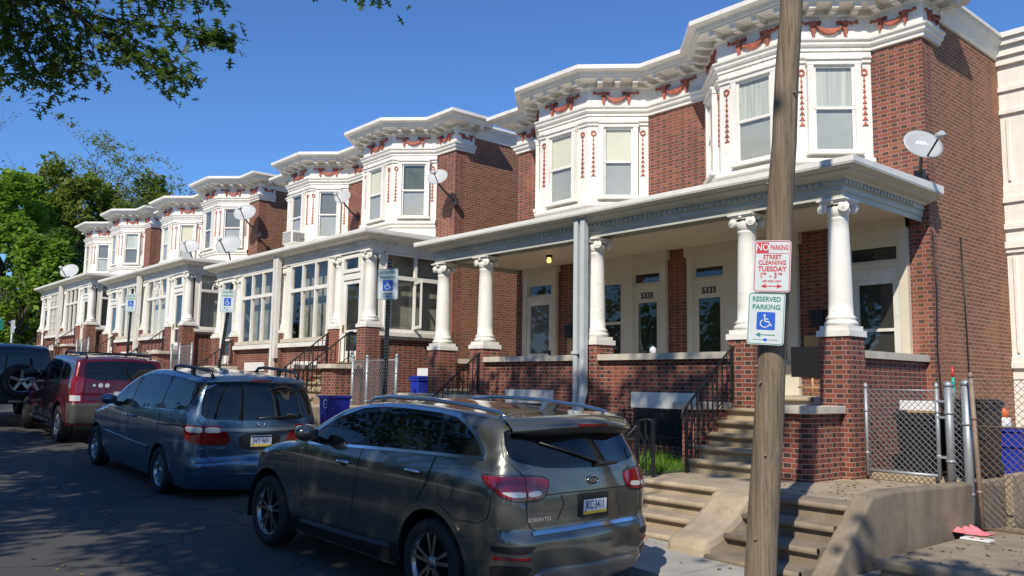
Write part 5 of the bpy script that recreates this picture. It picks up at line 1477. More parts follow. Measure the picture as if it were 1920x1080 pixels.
# ---- 1. olive grey suv -------------------------------------------------
S = dict(zb=.24,
 rear=[(.24,-.80),(.34,-.90),(.48,-.955),(.62,-.965),(.70,-.955),(.735,-.93),(.78,-.915),(.92,-.915),(1.03,-.905),(1.13,-.885),(1.22,-.865),(1.31,-.835),(1.42,-.79),(1.52,-.745),(1.585,-.70)],
 top=[(-.70,1.585),(-.55,1.608),(-.3,1.625),(.1,1.64),(.6,1.648),(1.05,1.635),(1.4,1.59),(1.6,1.545),(1.85,1.43),(2.1,1.285),(2.25,1.195),(2.35,1.165),(2.7,1.115),(3.0,1.05),(3.2,.985),(3.33,.93)],
 front=[(.24,3.20),(.34,3.36),(.5,3.43),(.68,3.44),(.8,3.42),(.88,3.38),(.93,3.33)],
 W=[(.24,.87),(.36,.905),(.55,.925),(.75,.942),(.95,.945),(1.08,.938),(1.18,.915),(1.27,.885),(1.4,.835),(1.52,.785),(1.62,.745),(1.7,.72)],
 Wx=[(-1.1,.985),(-.2,1.0),(1.5,1.0),(2.6,.99),(3.5,.96)],
 crown_rear=[(.24,.05),(.6,.075),(.72,.07),(.9,.065),(1.3,.075),(1.6,.06)],
 crown_top=[(-.7,.05),(0,.035),(1.2,.04),(1.5,.06),(2.2,.10),(2.4,.06),(3.3,.10)], crown_front=.22,
 Rr=.26, Yr=.27, Rf=.55, Yf=.34,
 Rt=[(-.7,.09),(1.4,.09),(1.8,.06),(2.2,.06),(2.4,.09),(3.3,.12)], Yt=[(-.7,.13),(1.4,.13),(1.8,.08),(2.2,.10),(2.4,.16),(3.3,.2)])
M['kia_paint'] = carpaint('olive_grey_metallic', (.135,.137,.122), .2, .65)
k = Car('parked_suv', 'shiny olive grey parked suv in the foreground, rear towards the viewer', S)
A_F, A_R = (2.78,.37,.455), (0,.37,.455)
k.build_body(M['kia_paint'], [A_R, A_F])
for sd in (1, -1):
    L = lambda x, z, sd=sd: k.side(x, z, sd)
    # doors
    arcR = [(0+.52*cos(radians(a)), .37+.52*sin(radians(a))) for a in range(8, 72, 8)]
    fd = [(1.085,1.205),(2.06,1.155),(2.10,1.02),(2.09,.75),(2.06,.50),(1.225,.50),(1.16,.70),(1.11,.95)]
    rd = [(.02,1.25),(1.072,1.206),(1.097,.95),(1.147,.70),(1.212,.50),(.60,.50),(.54,.60),(.44,.72),(.30,.81),(.20,.86),(.08,1.02)]
    d1 = k.decal(L, smooth_poly(fd,1), 'front_door', M['kia_paint'], off=.0035); d2 = k.decal(L, smooth_poly(rd,1), 'rear_door', M['kia_paint'], off=.0035)
    for line in ([(1.079,1.206),(1.104,.95),(1.154,.70),(1.219,.50)],[(.012,1.25),(.07,1.02),(.19,.855)],[(2.075,1.15),(2.112,1.02),(2.10,.75),(2.07,.50)]):
        k.strip(L, line, .014, 'door_gap', M['ink'], k.body, off=.0015)
    for (hx, hz), dd in (((1.335,1.055),d1),((.262,1.102),d2)):
        q = MB(); y = L(hx,hz).y
        q.tube([(hx-.105,y+sd*.012,hz-.004),(hx-.08,y+sd*.035,hz+.004),(hx+.06,y+sd*.038,hz),(hx+.10,y+sd*.012,hz-.008)], [.012,.017,.017,.010], 8); q.build('door_handle', M['chrome'], dd)
        k.decal(L, smooth_poly([(hx-.10,hz-.005),(hx-.03,hz-.04),(hx+.03,hz-.04),(hx+.08,hz-.01),(hx+.05,hz+.012),(hx-.06,hz+.012)],1), 'handle_recess', M['trim'], dd, off=.0045, st=.03)
    # glass house
    dlo = [(2.02,1.16),(1.06,1.215),(.04,1.266),(-.50,1.285),(-.565,1.292),(-.56,1.335),(-.45,1.43),(-.25,1.535),(-.08,1.59),(.15,1.605),(.6,1.612),(1.0,1.60),(1.3,1.565),(1.6,1.47),(1.85,1.345),(2.02,1.235)]
    k.decal(L, dlo, 'window_surround', M['trim'], off=.004)
    k.strip(L, dlo, .026, 'chrome_trim', M['chrome'], k.body, off=.011, closed=True)
    inn = lambda P: P
    fw_ = [(1.98,1.18),(1.14,1.228),(1.02,1.40),(1.0,1.575),(1.28,1.545),(1.58,1.45),(1.83,1.325),(1.98,1.235)]
    rw_ = [(1.05,1.232),(.075,1.28),(.06,1.30),(.045,1.588),(.5,1.592),(.93,1.578),(.96,1.40)]
    qw_ = [(.0,1.283),(-.50,1.305),(-.535,1.32),(-.42,1.42),(-.24,1.515),(-.07,1.57),(.025,1.578)]
    for P, nm in ((fw_,'front_window'),(rw_,'rear_window'),(qw_,'quarter_window')): k.decal(L, smooth_poly(P,1), nm, M['cglass'], off=.0065)
    # wheel arch and sill cladding
    for ax, az, R in (A_R, A_F):
        k.strip(L, [(ax+(R+.022)*cos(radians(a)), az+(R+.022)*sin(radians(a))) for a in range(-8, 189, 6)], .062, 'arch_trim', M['kia_paint'], k.body, off=.010, st=.05)
    k.decal(L, [(.47,.45),(2.33,.42),(2.33,.27),(.47,.27)], 'sill_trim', M['trim'], off=.012)
    k.strip(L, [(.56,.415),(1.2,.392),(2.09,.385)], .032, 'chrome_sill_strip', M['chrome'], k.body, off=.022)
    # fuel door
    if sd > 0: k.strip(L, [(-.18+.10*cos(radians(a)),1.015+.105*sin(radians(a))) for a in range(0,360,15)], .006, 'fuel_flap_gap', M['ink'], k.body, off=.001, closed=True)
    k.strip(L, [(-.33,.785),(-.6,.80),(-.70,.85),(-.72,.95),(-.72,1.0)], .007, 'bumper_gap', M['ink'], k.body, off=.001)
    # mirror
    q = MB(); y = L(1.95,1.17).y; c0 = Vector((1.80,y+sd*.17,1.285))
    vs = []; n = 12
    for j in range(7):
        th = -pi/2+pi*j/6
        for i in range(n):
            ph = 2*pi*i/n; vs.append((c0.x+.075*cos(th)*(1.1 if sin(ph) > 0 else .9)*cos(ph)*1.1, c0.y+.125*sin(th), c0.z+.085*cos(th)*sin(ph)))
    q.add(vs, [(j*n+i,j*n+(i+1)%n,(j+1)*n+(i+1)%n,(j+1)*n+i) for j in range(6) for i in range(n)], True)
    mo = q.build('wing_mirror', M['chrome'] if False else M['kia_paint'], k.root)
    q = MB(); q.tube([(1.84,y-.02,1.20),(1.82,y+sd*.10,1.235)], .035, 8); q.build('mirror_stalk', M['trim'], mo)
    # roof rail
    q = MB(); pts = [(-.62,sd*.66,1.60),(-.50,sd*.665,1.650),(-.2,sd*.675,1.680),(.4,sd*.675,1.700),(1.0,sd*.665,1.688),(1.30,sd*.65,1.655),(1.40,sd*.645,1.605)]
    q.tube(pts, [.012,.018,.020,.020,.020,.018,.012], 8); q.build('roof_rail', M['chrome'], k.root)
    for x, s_ in ((0,1),(2.78,1)): k.wheel(x, sd, .37, .255, .235, .935, 'ten', M['alloy_d'])
    # lamps
    tl = [(.475,1.135),(.52,1.02),(.62,1.0),(.84,1.0),(.97,1.06),(1.075,1.15),(1.06,1.17),(.75,1.175),(.55,1.165)]
    Wr = lambda q_, z, sd=sd: k.wrap(sd*q_, z)
    lm = k.decal(Wr, smooth_poly(tl,1), 'tail_lamp', M['redlens'], off=.014, st=.035)
    k.decal(Wr, smooth_poly([(.56,1.028),(.70,1.022),(.70,1.062),(.57,1.068)],1), 'clear_lens', M['clearlens'], lm, off=.0165, st=.03)
    k.decal(Wr, smooth_poly([(.725,1.022),(.84,1.024),(.93,1.062),(.725,1.064)],1), 'clear_lens', M['clearlens'], lm, off=.0165, st=.03)
    k.strip(Wr, [(.712,1.172),(.716,1.09),(.712,1.0)], .006, 'lamp_gap', M['ink'], lm, off=.0165)
    k.strip(Wr, smooth_poly([(.46,1.14),(.51,1.012),(.62,.99),(.85,.99),(.985,1.055),(1.09,1.155),(1.065,1.182),(.75,1.187),(.54,1.176)],1), .007, 'lamp_surround', M['ink'], k.body, off=.003, closed=True)
    # tailgate gap
    k.strip(Wr, [(.712,1.0),(.715,.92),(.70,.84),(.66,.775),(.60,.752)], .013, 'tailgate_gap', M['ink'], k.body, off=.001)
    k.strip(Wr, [(.712,1.178),(.80,1.27),(.845,1.31),(.83,1.40),(.80,1.50),(.77,1.58)], .012, 'tailgate_gap', M['ink'], k.body, off=.001)
    # bumper openings and reflectors
    k.decal(Wr, smooth_poly([(.62,.66),(1.02,.655),(1.03,.615),(.96,.605),(.72,.60)],1), 'bumper_slot', M['trim'], off=.003, st=.04)
    k.decal(Wr, [(.70,.575),(1.0,.575),(1.0,.555),(.70,.555)], 'reflector', M['redlens'], off=.008, st=.04)
    k.decal(Wr, smooth_poly([(.66,.51),(1.04,.51),(1.0,.40),(.74,.40)],1), 'bumper_slot', M['trim'], off=.003, st=.04)
Wc = lambda q_, z: k.wrap(q_, z)
# rear screen: dark glass running to the sides, wiper, spoiler
scr = [(-.80,1.31),(-.68,1.27),(-.4,1.222),(0,1.205),(.4,1.222),(.68,1.27),(.80,1.31),(.805,1.40),(.77,1.53),(.4,1.55),(0,1.555),(-.4,1.55),(-.77,1.53),(-.805,1.40)]
k.decal(Wc, smooth_poly(scr,1), 'rear_screen', M['cglass'], off=.006)
q = MB(); N = 21
top_, bot_ = [], []
for i in range(N):
    t = -1+2*i/(N-1); y = .75*t
    top_.append((-.60-.02*(1-t*t), y, 1.632+.035*(1-t*t))); bot_.append((-.885-.065*(1-t*t)+.13*abs(t)**4, y*1.0, 1.553+.035*(1-t*t)-.02*t*t))
vs = []
for i in range(N):
    a, b = Vector(top_[i]), Vector(bot_[i]); m_ = (a+b)/2+Vector((0,0,.014))
    vs += [tuple(a-Vector((0,0,.02))), tuple(a), tuple(m_), tuple(b), tuple(b+Vector((.006,0,-.03))), tuple(Vector((-.76+.06*abs((-1+2*i/(N-1)))**4,a.y,1.50)))]
fs = [(6*i+j,6*i+j+1,6*(i+1)+j+1,6*(i+1)+j) for i in range(N-1) for j in range(5)]
q.add(vs, fs, True); sp = q.build('spoiler', M['kia_paint'], k.root)
bm = bmesh.new(); bm.from_mesh(sp.data); bmesh.ops.recalc_face_normals(bm, faces=bm.faces)
if sum(f.normal.z for f in bm.faces if f.calc_center_median().z > 1.58) < 0: bmesh.ops.reverse_faces(bm, faces=bm.faces)
bm.to_mesh(sp.data); bm.free()
q = MB(); q.add([(-.80,y,z) for y, z in ()] or [(-.945,-.19,1.585),(-.945,.19,1.585),(-.952,.17,1.56),(-.952,-.17,1.56)], [(0,1,2,3)]); q.box(-.957,-.945,-.18,.18,1.562,1.583); q.build('high_brake_lamp', M['redlens'], sp)
q = MB()
for i in range(N):
    t = -1+2*i/(N-1); b = Vector(bot_[i]); e = abs(t)**6
    q.v += [(b.x+.012, b.y*.985, b.z-.004), (b.x+.004, b.y*.985, b.z-.03), (b.x+.03+.03*e, b.y*.965, b.z-.085+.05*e), (b.x+.14, b.y*.94, b.z-.10+.06*e)]
for i in range(N-1):
    for j in range(3): q.f.append([4*i+j,4*i+j+1,4*(i+1)+j+1,4*(i+1)+j]); q.sm.append(True)
so_ = q.build('spoiler_underside', M['ink'], sp)  # black colour stands in for the dark reflection under the spoiler
bm = bmesh.new(); bm.from_mesh(so_.data); bmesh.ops.recalc_face_normals(bm, faces=bm.faces)
if sum(f.normal.x for f in bm.faces) > 0: bmesh.ops.reverse_faces(bm, faces=bm.faces)
bm.to_mesh(so_.data); bm.free()
q = MB(); q.prism([(-.48,-.016,1.64),(-.38,-.026,1.645),(-.30,0,1.645),(-.38,.026,1.645),(-.48,.016,1.64)][::-1], (-.06,0,.085)); q.build('roof_fin', M['kia_paint'], k.root)
q = MB(); pv = k.wrap(-.12,1.225); q.tube([k.wrap(-.12,1.23)+Vector((-.03,0,0)), k.wrap(.15,1.31)+Vector((-.025,0,0)), k.wrap(.50,1.43)+Vector((-.02,0,0))], [.018,.013,.009], 6); q.tube([k.wrap(-.36,1.235)+Vector((-.028,0,0)), k.wrap(-.05,1.232)+Vector((-.03,0,0))], [.014,.028], 6); q.build('rear_wiper', M['trim'], k.root)
# badge, plate, lettering
b0 = k.wrap(0,1.105); q = MB(); q.lathe([(.0,-.008),(.067,-.004),(.07,.0)], (0,0,0), 28, 'x'); q.v = [(b0.x+v[0]-.004, v[1], b0.z+v[2]*.55) for v in q.v]; bd = q.build('oval_badge', M['trim'], k.root)
q = MB(); q.tube([(b0.x-.008, .068*cos(t), b0.z+.037*sin(t)) for t in [2*pi*j/28 for j in range(29)]], .0045, 6, cap=False); q.build('badge_ring', M['chrome'], bd)
text('badge_lettering', 'KIA', (b0.x-.014,0,b0.z-.001), (0,-1,0), (0,0,1), .052, M['chrome'], bd, bold=.001, sx=1.15)
pl = k.wrap(0,.925); plate(k, (pl.x-.012,0,.925), 'JKC·3411', frame=True)
k.strip(Wc, [(.36,1.015),(.33,.95),(.40,.82)], .012, 'plate_recess_edge', M['ink'], k.body, off=.001)
k.strip(Wc, [(-.36,1.015),(-.33,.95),(-.40,.82)], .012, 'plate_recess_edge', M['ink'], k.body, off=.001)
k.strip(Wc, [(-.70,1.02),(-.36,1.03),(.36,1.03),(.70,1.02)], .008, 'tailgate_crease', M['ink'], k.body, off=.0008)
sv = k.wrap(.58,.845); n_ = (k.wrap(.585,.845)-k.wrap(.575,.845)).normalized()
text('model_lettering', 'SORENTO', tuple(sv+Vector((-.006,0,0))), tuple(-n_), (0,0,1), .042, M['chrome'], k.root, bold=.0008, sx=1.25)
k.strip(Wc, [(-.66,.742),(-.3,.735),(.3,.735),(.66,.742)], .03, 'bumper_step_plate', M['chrome'], k.body, off=.012)
k.decal(Wc, smooth_poly([(-.62,.42),(-.5,.47),(.5,.47),(.62,.42),(.66,.34),(.5,.30),(-.5,.30),(-.66,.34)],1), 'skid_plate', M['alloy'], off=.02)
# windscreen and head lamps
i0 = min(range(len(k.sil)), key=lambda i: abs(k.sil[i][0]-1.52)+(0 if i > k.nR else 9)); i1 = min(range(len(k.sil)), key=lambda i: abs(k.sil[i][0]-2.24)+(0 if i > k.nR else 9))
def Ws(y, u):
    f = i0+(i1-i0)*u; i = int(f); a, b = k.band(i, y), k.band(i+1, y); return a+(b-a)*(f-i)
k.decal(Ws, [(-.93,.02),(.93,.02),(.97,.98),(-.97,.98)], 'windscreen', M['cglass'], off=.004, st=.12)
for sd in (1, -1):
    L = lambda x, z, sd=sd: k.side(x, z, sd)
    hl = k.decal(L, smooth_poly([(3.02,.965),(3.30,.92),(3.36,.86),(3.25,.84),(3.1,.89)],1), 'head_lamp', M['clearlens'], off=.008, st=.04)
    k.decal(L, smooth_poly([(3.0,.965),(3.10,.955),(3.10,.90),(3.04,.92)],1), 'side_marker', M['amber'], hl, off=.011, st=.03)
k.decal(lambda y, z: Vector((k.xf(z)+k.cf*(1-(y/.62)**2)*.98 if abs(y) < .62 else k.xf(z), y, z)), [(-.5,.80),(.5,.80),(.5,.62),(-.5,.62)], 'grille', M['trim'], off=.02)
th = radians(-2.8)
k.place(-5.916+.945*sin(th), 4.242+.945*cos(th), -1.863, -th, .0409)

def mirror(car, x, z, sd, mat, big=1.0, out=.17):
    q = MB(); y = car.side(x+.1, z-.1, sd).y; n = 12; vs = []
    for j in range(7):
        th = -pi/2+pi*j/6
        for i in range(n):
            ph = 2*pi*i/n; vs.append((x+.075*big*cos(th)*cos(ph), y+sd*out+.125*big*sin(th), z+.085*big*cos(th)*sin(ph)))
    q.add(vs, [(j*n+i,j*n+(i+1)%n,(j+1)*n+(i+1)%n,(j+1)*n+i) for j in range(6) for i in range(n)], True)
    mo = q.build('wing_mirror', mat, car.root)
    q = MB(); q.tube([(x+.03,y-sd*.03,z-.09),(x+.02,y+sd*.08,z-.05)], .035, 8); q.build('mirror_stalk', M['trim'], mo)
def handle(car, x, z, sd, mat, par, w=.1):
    q = MB(); y = car.side(x, z, sd).y
    q.tube([(x-w,y+sd*.012,z-.004),(x-w*.7,y+sd*.033,z+.002),(x+w*.6,y+sd*.036,z),(x+w,y+sd*.012,z-.006)], [.012,.017,.017,.010], 8); q.build('door_handle', mat, par)
def windscreen(car, xa, xb):
    g = lambda X: min(range(car.nR, len(car.sil)), key=lambda i: abs(car.sil[i][0]-X))
    i0, i1 = g(xa), g(xb)
    def Ws(y, u):
        f = i0+(i1-i0)*u; i = int(f); a, b = car.band(i, y), car.band(i+1, y); return a+(b-a)*(f-i)
    car.decal(Ws, [(-.92,.02),(.92,.02),(.95,.98),(-.95,.98)], 'windscreen', M['cglass'], off=.004, st=.15)

# ---- 2. blue grey minivan ----------------------------------------------
S = dict(zb=.2,
 rear=[(.2,-1.0),(.35,-1.08),(.5,-1.12),(.56,-1.11),(.62,-1.07),(.8,-1.065),(.98,-1.06),(1.12,-1.05),(1.3,-1.02),(1.5,-.98),(1.60,-.95),(1.665,-.91)],
 top=[(-.91,1.665),(-.7,1.695),(-.3,1.72),(.5,1.735),(1.0,1.72),(1.35,1.665),(1.7,1.53),(2.1,1.32),(2.45,1.14),(2.6,1.09),(2.9,1.04),(3.3,.955),(3.55,.87),(3.68,.80)],
 front=[(.2,3.50),(.35,3.64),(.5,3.70),(.65,3.72),(.74,3.71),(.80,3.68)],
 W=[(.2,.90),(.35,.945),(.6,.97),(.9,.98),(1.1,.965),(1.25,.93),(1.45,.865),(1.62,.80),(1.75,.76)], Wx=[(-1.2,.985),(-.2,1.0),(1.8,1.0),(2.8,.98),(3.9,.93)],
 crown_rear=[(.2,.06),(.55,.08),(1.1,.07),(1.6,.06)], crown_top=[(-.9,.05),(0,.04),(1.2,.05),(2.2,.11),(2.5,.07),(3.6,.12)], crown_front=.24,
 Rr=.2, Yr=.2, Rf=.6, Yf=.4, Rt=[(-.9,.10),(1.3,.10),(1.8,.06),(2.4,.08),(3.6,.14)], Yt=[(-.9,.12),(1.3,.12),(1.8,.08),(2.4,.16),(3.6,.2)])
M['van_paint'] = carpaint('blue_grey_metallic', (.09,.155,.235), .24, .65)
c2 = Car('parked_minivan', 'blue grey parked minivan between the olive suv and the red suv', S)
AR, AF = (0,.335,.385), (3.0,.335,.395)
c2.build_body(M['van_paint'], [AR, AF])
for sd in (1, -1):
    L = lambda x, z, sd=sd: c2.side(x, z, sd)
    Wr = lambda q_, z, sd=sd: c2.wrap(sd*q_, z)
    d1 = c2.decal(L, smooth_poly([(1.33,1.12),(2.35,1.06),(2.45,.85),(2.42,.40),(1.42,.40),(1.38,.8)],1), 'front_door', M['van_paint'], off=.0035)
    d2 = c2.decal(L, smooth_poly([(.12,1.185),(1.315,1.122),(1.365,.8),(1.405,.40),(.55,.40),(.45,.60),(.25,.78),(.10,.83)],1), 'sliding_door', M['van_paint'], off=.0035)
    for line in ([(1.32,1.12),(1.372,.8),(1.412,.40)],[(.105,1.18),(.085,.83)],[(2.46,.95),(2.44,.42)]): c2.strip(L, line, .014, 'door_gap', M['ink'], c2.body, off=.001)
    c2.strip(L, [(.08,.985),(-.72,1.03)], .022, 'slide_track', M['ink'], c2.body, off=.002)
    c2.strip(L, [(2.5,.63),(1.0,.60),(.46,.60)], .05, 'door_moulding', M['van_paint'], c2.body, off=.014)
    for hx, hz, dd in ((1.48,.985,d1),(1.15,1.0,d2)): handle(c2, hx, hz, sd, M['van_paint'], dd, .085)
    dlo = [(2.10,1.085),(1.3,1.125),(.6,1.165),(-.82,1.235),(-.845,1.25),(-.95,1.60),(-.92,1.63),(-.2,1.662),(.6,1.668),(1.1,1.645),(1.4,1.575),(1.75,1.41),(2.05,1.22),(2.14,1.14)]
    c2.decal(L, dlo, 'window_surround', M['trim'], off=.004)
    c2.strip(L, dlo, .02, 'chrome_trim', M['van_paint'], c2.body, off=.008, closed=True)
    for P, nm in (([(2.08,1.10),(1.36,1.135),(1.33,1.585),(1.40,1.555),(1.74,1.39),(2.03,1.21)],'front_window'),([(1.30,1.14),(.14,1.20),(.14,1.645),(.6,1.652),(1.08,1.63),(1.27,1.595)],'sliding_window'),([(.10,1.205),(-.79,1.252),(-.90,1.60),(-.2,1.645),(.10,1.648)],'quarter_window')): c2.decal(L, smooth_poly(P,1), nm, M['cglass'], off=.0065)
    for ax, az, R in (AR, AF): c2.strip(L, [(ax+(R+.008)*cos(radians(a)), az+(R+.008)*sin(radians(a))) for a in range(-5, 186, 6)], .02, 'arch_trim', M['van_paint'], c2.body, off=.006)
    mirror(c2, 1.86, 1.20, sd, M['van_paint'], 1.0)
    q = MB(); q.tube([(-.90,sd*.64,1.70),(-.82,sd*.645,1.785),(-.4,sd*.66,1.805),(.25,sd*.66,1.81),(.45,sd*.655,1.79),(.52,sd*.65,1.735)], [.022,.026,.024,.024,.024,.02], 8); rl = q.build('roof_rail', M['trim'], c2.root)
    q = MB(); q.box(-.28,-.2,sd*.66-.02,sd*.66+.02,1.70,1.80); q.build('rail_foot', M['trim'], rl)
    for x in (0, 3.0): c2.wheel(x, sd, .335, .215, .22, .965, 'seven', M['alloy'])
    lm = c2.decal(Wr, smooth_poly([(.50,1.05),(.40,.80),(.75,.805),(.95,.84),(1.10,.93),(1.12,1.02),(1.06,1.065),(.8,1.06)],1), 'tail_lamp', M['redlens'], off=.012, st=.04)
    c2.decal(Wr, smooth_poly([(.56,1.035),(.535,.965),(.77,.965),(.77,1.04)],1), 'clear_lens', M['clearlens'], lm, off=.0145, st=.03)
    c2.decal(Wr, smooth_poly([(.80,1.04),(.80,.965),(1.0,.97),(1.05,1.02),(1.0,1.045)],1), 'clear_lens', M['clearlens'], lm, off=.0145, st=.03)
    c2.strip(Wr, [(.785,1.06),(.785,.80)], .008, 'lamp_gap', M['ink'], lm, off=.0145)
    c2.strip(Wr, [(.785,.80),(.74,.65),(.66,.585)], .013, 'tailgate_gap', M['ink'], c2.body, off=.001); c2.strip(Wr, [(.80,1.065),(.90,1.17),(.885,1.42),(.84,1.64)], .013, 'tailgate_gap', M['ink'], c2.body, off=.001)
    hl = c2.decal(L, smooth_poly([(3.2,.80),(3.55,.74),(3.62,.66),(3.4,.64),(3.25,.70)],1), 'head_lamp', M['clearlens'], off=.008)
Wc = lambda q_, z: c2.wrap(q_, z)
c2.decal(Wc, smooth_poly([(-.83,1.16),(-.4,1.125),(0,1.115),(.4,1.125),(.83,1.16),(.80,1.40),(.74,1.60),(0,1.635),(-.74,1.60),(-.80,1.40)],1), 'rear_screen', M['cglass'], off=.006)
q = MB(); N = 17
for i in range(N):
    y = -.74+1.48*i/(N-1); t = y/.74
    q.v += [(-.80,y,1.70+.035*(1-t*t)),(-1.0-.05*(1-t*t)+.06*t**4,y,1.655+.03*(1-t*t)),(-1.0-.05*(1-t*t)+.06*t**4,y,1.63+.03*(1-t*t)),(-.92,y,1.60)]
for i in range(N-1):
    for j in range(3): q.f.append([4*i+j,4*i+4+j,4*i+5+j,4*i+1+j]); q.sm.append(True)
sp = q.build('spoiler', M['van_paint'], c2.root); bm = bmesh.new(); bm.from_mesh(sp.data); bmesh.ops.recalc_face_normals(bm, faces=bm.faces)
if sum(f.normal.z for f in bm.faces if f.calc_center_median().z > 1.67) < 0: bmesh.ops.reverse_faces(bm, faces=bm.faces)
bm.to_mesh(sp.data); bm.free()
q = MB(); q.box(-1.056,-1.04,-.15,.15,1.662,1.684); q.build('high_brake_lamp', M['redlens'], sp)
c2.strip(Wc, [(-.56,1.005),(-.3,.995),(.3,.995),(.56,1.005)], .04, 'chrome_bar', M['alloy'], c2.body, off=.022)
c2.decal(Wc, smooth_poly([(-.33,.95),(-.27,.72),(.27,.72),(.33,.95)],1), 'plate_recess', M['trim'], off=.002)
pp = c2.wrap(0,.845); plate(c2, (pp.x-.010,-.01,.845), 'JWT·9691')
q = MB(); h0 = c2.wrap(0,1.065)
q.tube([(h0.x-.01,.055,1.105),(h0.x-.01,.036,1.03)], .008, 6); q.tube([(h0.x-.01,-.055,1.105),(h0.x-.01,-.036,1.03)], .008, 6); q.tube([(h0.x-.01,.042,1.062),(h0.x-.01,-.042,1.062)], .008, 6); q.tube([(h0.x-.01,.062,1.107),(h0.x-.01,.045,1.107)], .006, 6); q.tube([(h0.x-.01,-.062,1.107),(h0.x-.01,-.045,1.107)], .006, 6)
q.build('badge', M['chrome'], c2.root)
sv = c2.wrap(.55,.755); text('model_lettering', 'TOURING', tuple(sv+Vector((-.008,0,0))), (0,-1,0), (0,0,1), .05, M['chrome'], c2.root, bold=.001, sx=1.2)
q = MB(); q.tube([c2.wrap(-.55,1.165)+Vector((-.03,0,0)), c2.wrap(.05,1.15)+Vector((-.03,0,0))], [.02,.014], 6); q.build('rear_wiper', M['trim'], c2.root)
c2.strip(Wc, [(-.98,.57),(-.5,.575),(.5,.575),(.98,.57)], .010, 'bumper_gap', M['ink'], c2.body, off=.001)
c2.strip(Wc, [(-.95,.42),(0,.42),(.95,.42)], .012, 'bumper_crease', M['van_paint'], c2.body, off=.012)
windscreen(c2, 1.40, 2.50)
q = MB(); q.prism([(-.35,.19,1.755),(-.2,.20,1.76),(-.2,.26,1.76),(-.35,.27,1.755)], (0,0,.035)); q.build('roof_aerial', M['van_paint'], c2.root)
th = radians(-1.0); c2.place(-13.247+1.035*sin(th), 4.493+1.035*cos(th), -1.72, -th, .0545, 1.06)

# ---- 3. red suv ----------------------------------------------------------
S = dict(zb=.40,
 rear=[(.4,-.92),(.5,-.97),(.6,-.985),(.82,-.985),(.88,-.95),(1.1,-.92),(1.3,-.895),(1.5,-.84),(1.62,-.80),(1.70,-.76)],
 top=[(-.76,1.70),(-.5,1.735),(0,1.755),(.6,1.76),(1.0,1.745),(1.2,1.69),(1.5,1.52),(1.85,1.29),(2.0,1.205),(2.1,1.18),(2.6,1.14),(3.1,1.08),(3.4,1.03),(3.5,.99)],
 front=[(.4,3.52),(.55,3.60),(.75,3.62),(.9,3.58),(.99,3.50)],
 W=[(.4,.88),(.6,.91),(.85,.925),(1.1,.92),(1.25,.905),(1.4,.88),(1.6,.84),(1.75,.81)], Wx=[(-1,.99),(0,1),(2.2,1),(3.6,.96)],
 crown_rear=[(.4,.06),(.8,.06),(1.7,.05)], crown_top=[(-.8,.04),(1,.05),(1.8,.09),(2.1,.06),(3.5,.08)], crown_front=.16,
 Rr=.09, Yr=.09, Rf=.4, Yf=.3, Rt=[(-.8,.07),(1.2,.07),(1.9,.06),(3.5,.10)], Yt=[(-.8,.08),(1.2,.08),(1.9,.10),(3.5,.14)])
M['red_paint'] = carpaint('red_metallic', (.115,.004,.006), .28, .45)
M['taupe'] = paint('taupe_bumper_plastic', (.065,.06,.054), .55, .1)
c3 = Car('parked_suv', 'red parked suv with roof rack and grey lower bumper, third car from the front', S)
AR, AF = (0,.37,.46), (2.89,.37,.46)
c3.build_body(M['red_paint'], [AR, AF])
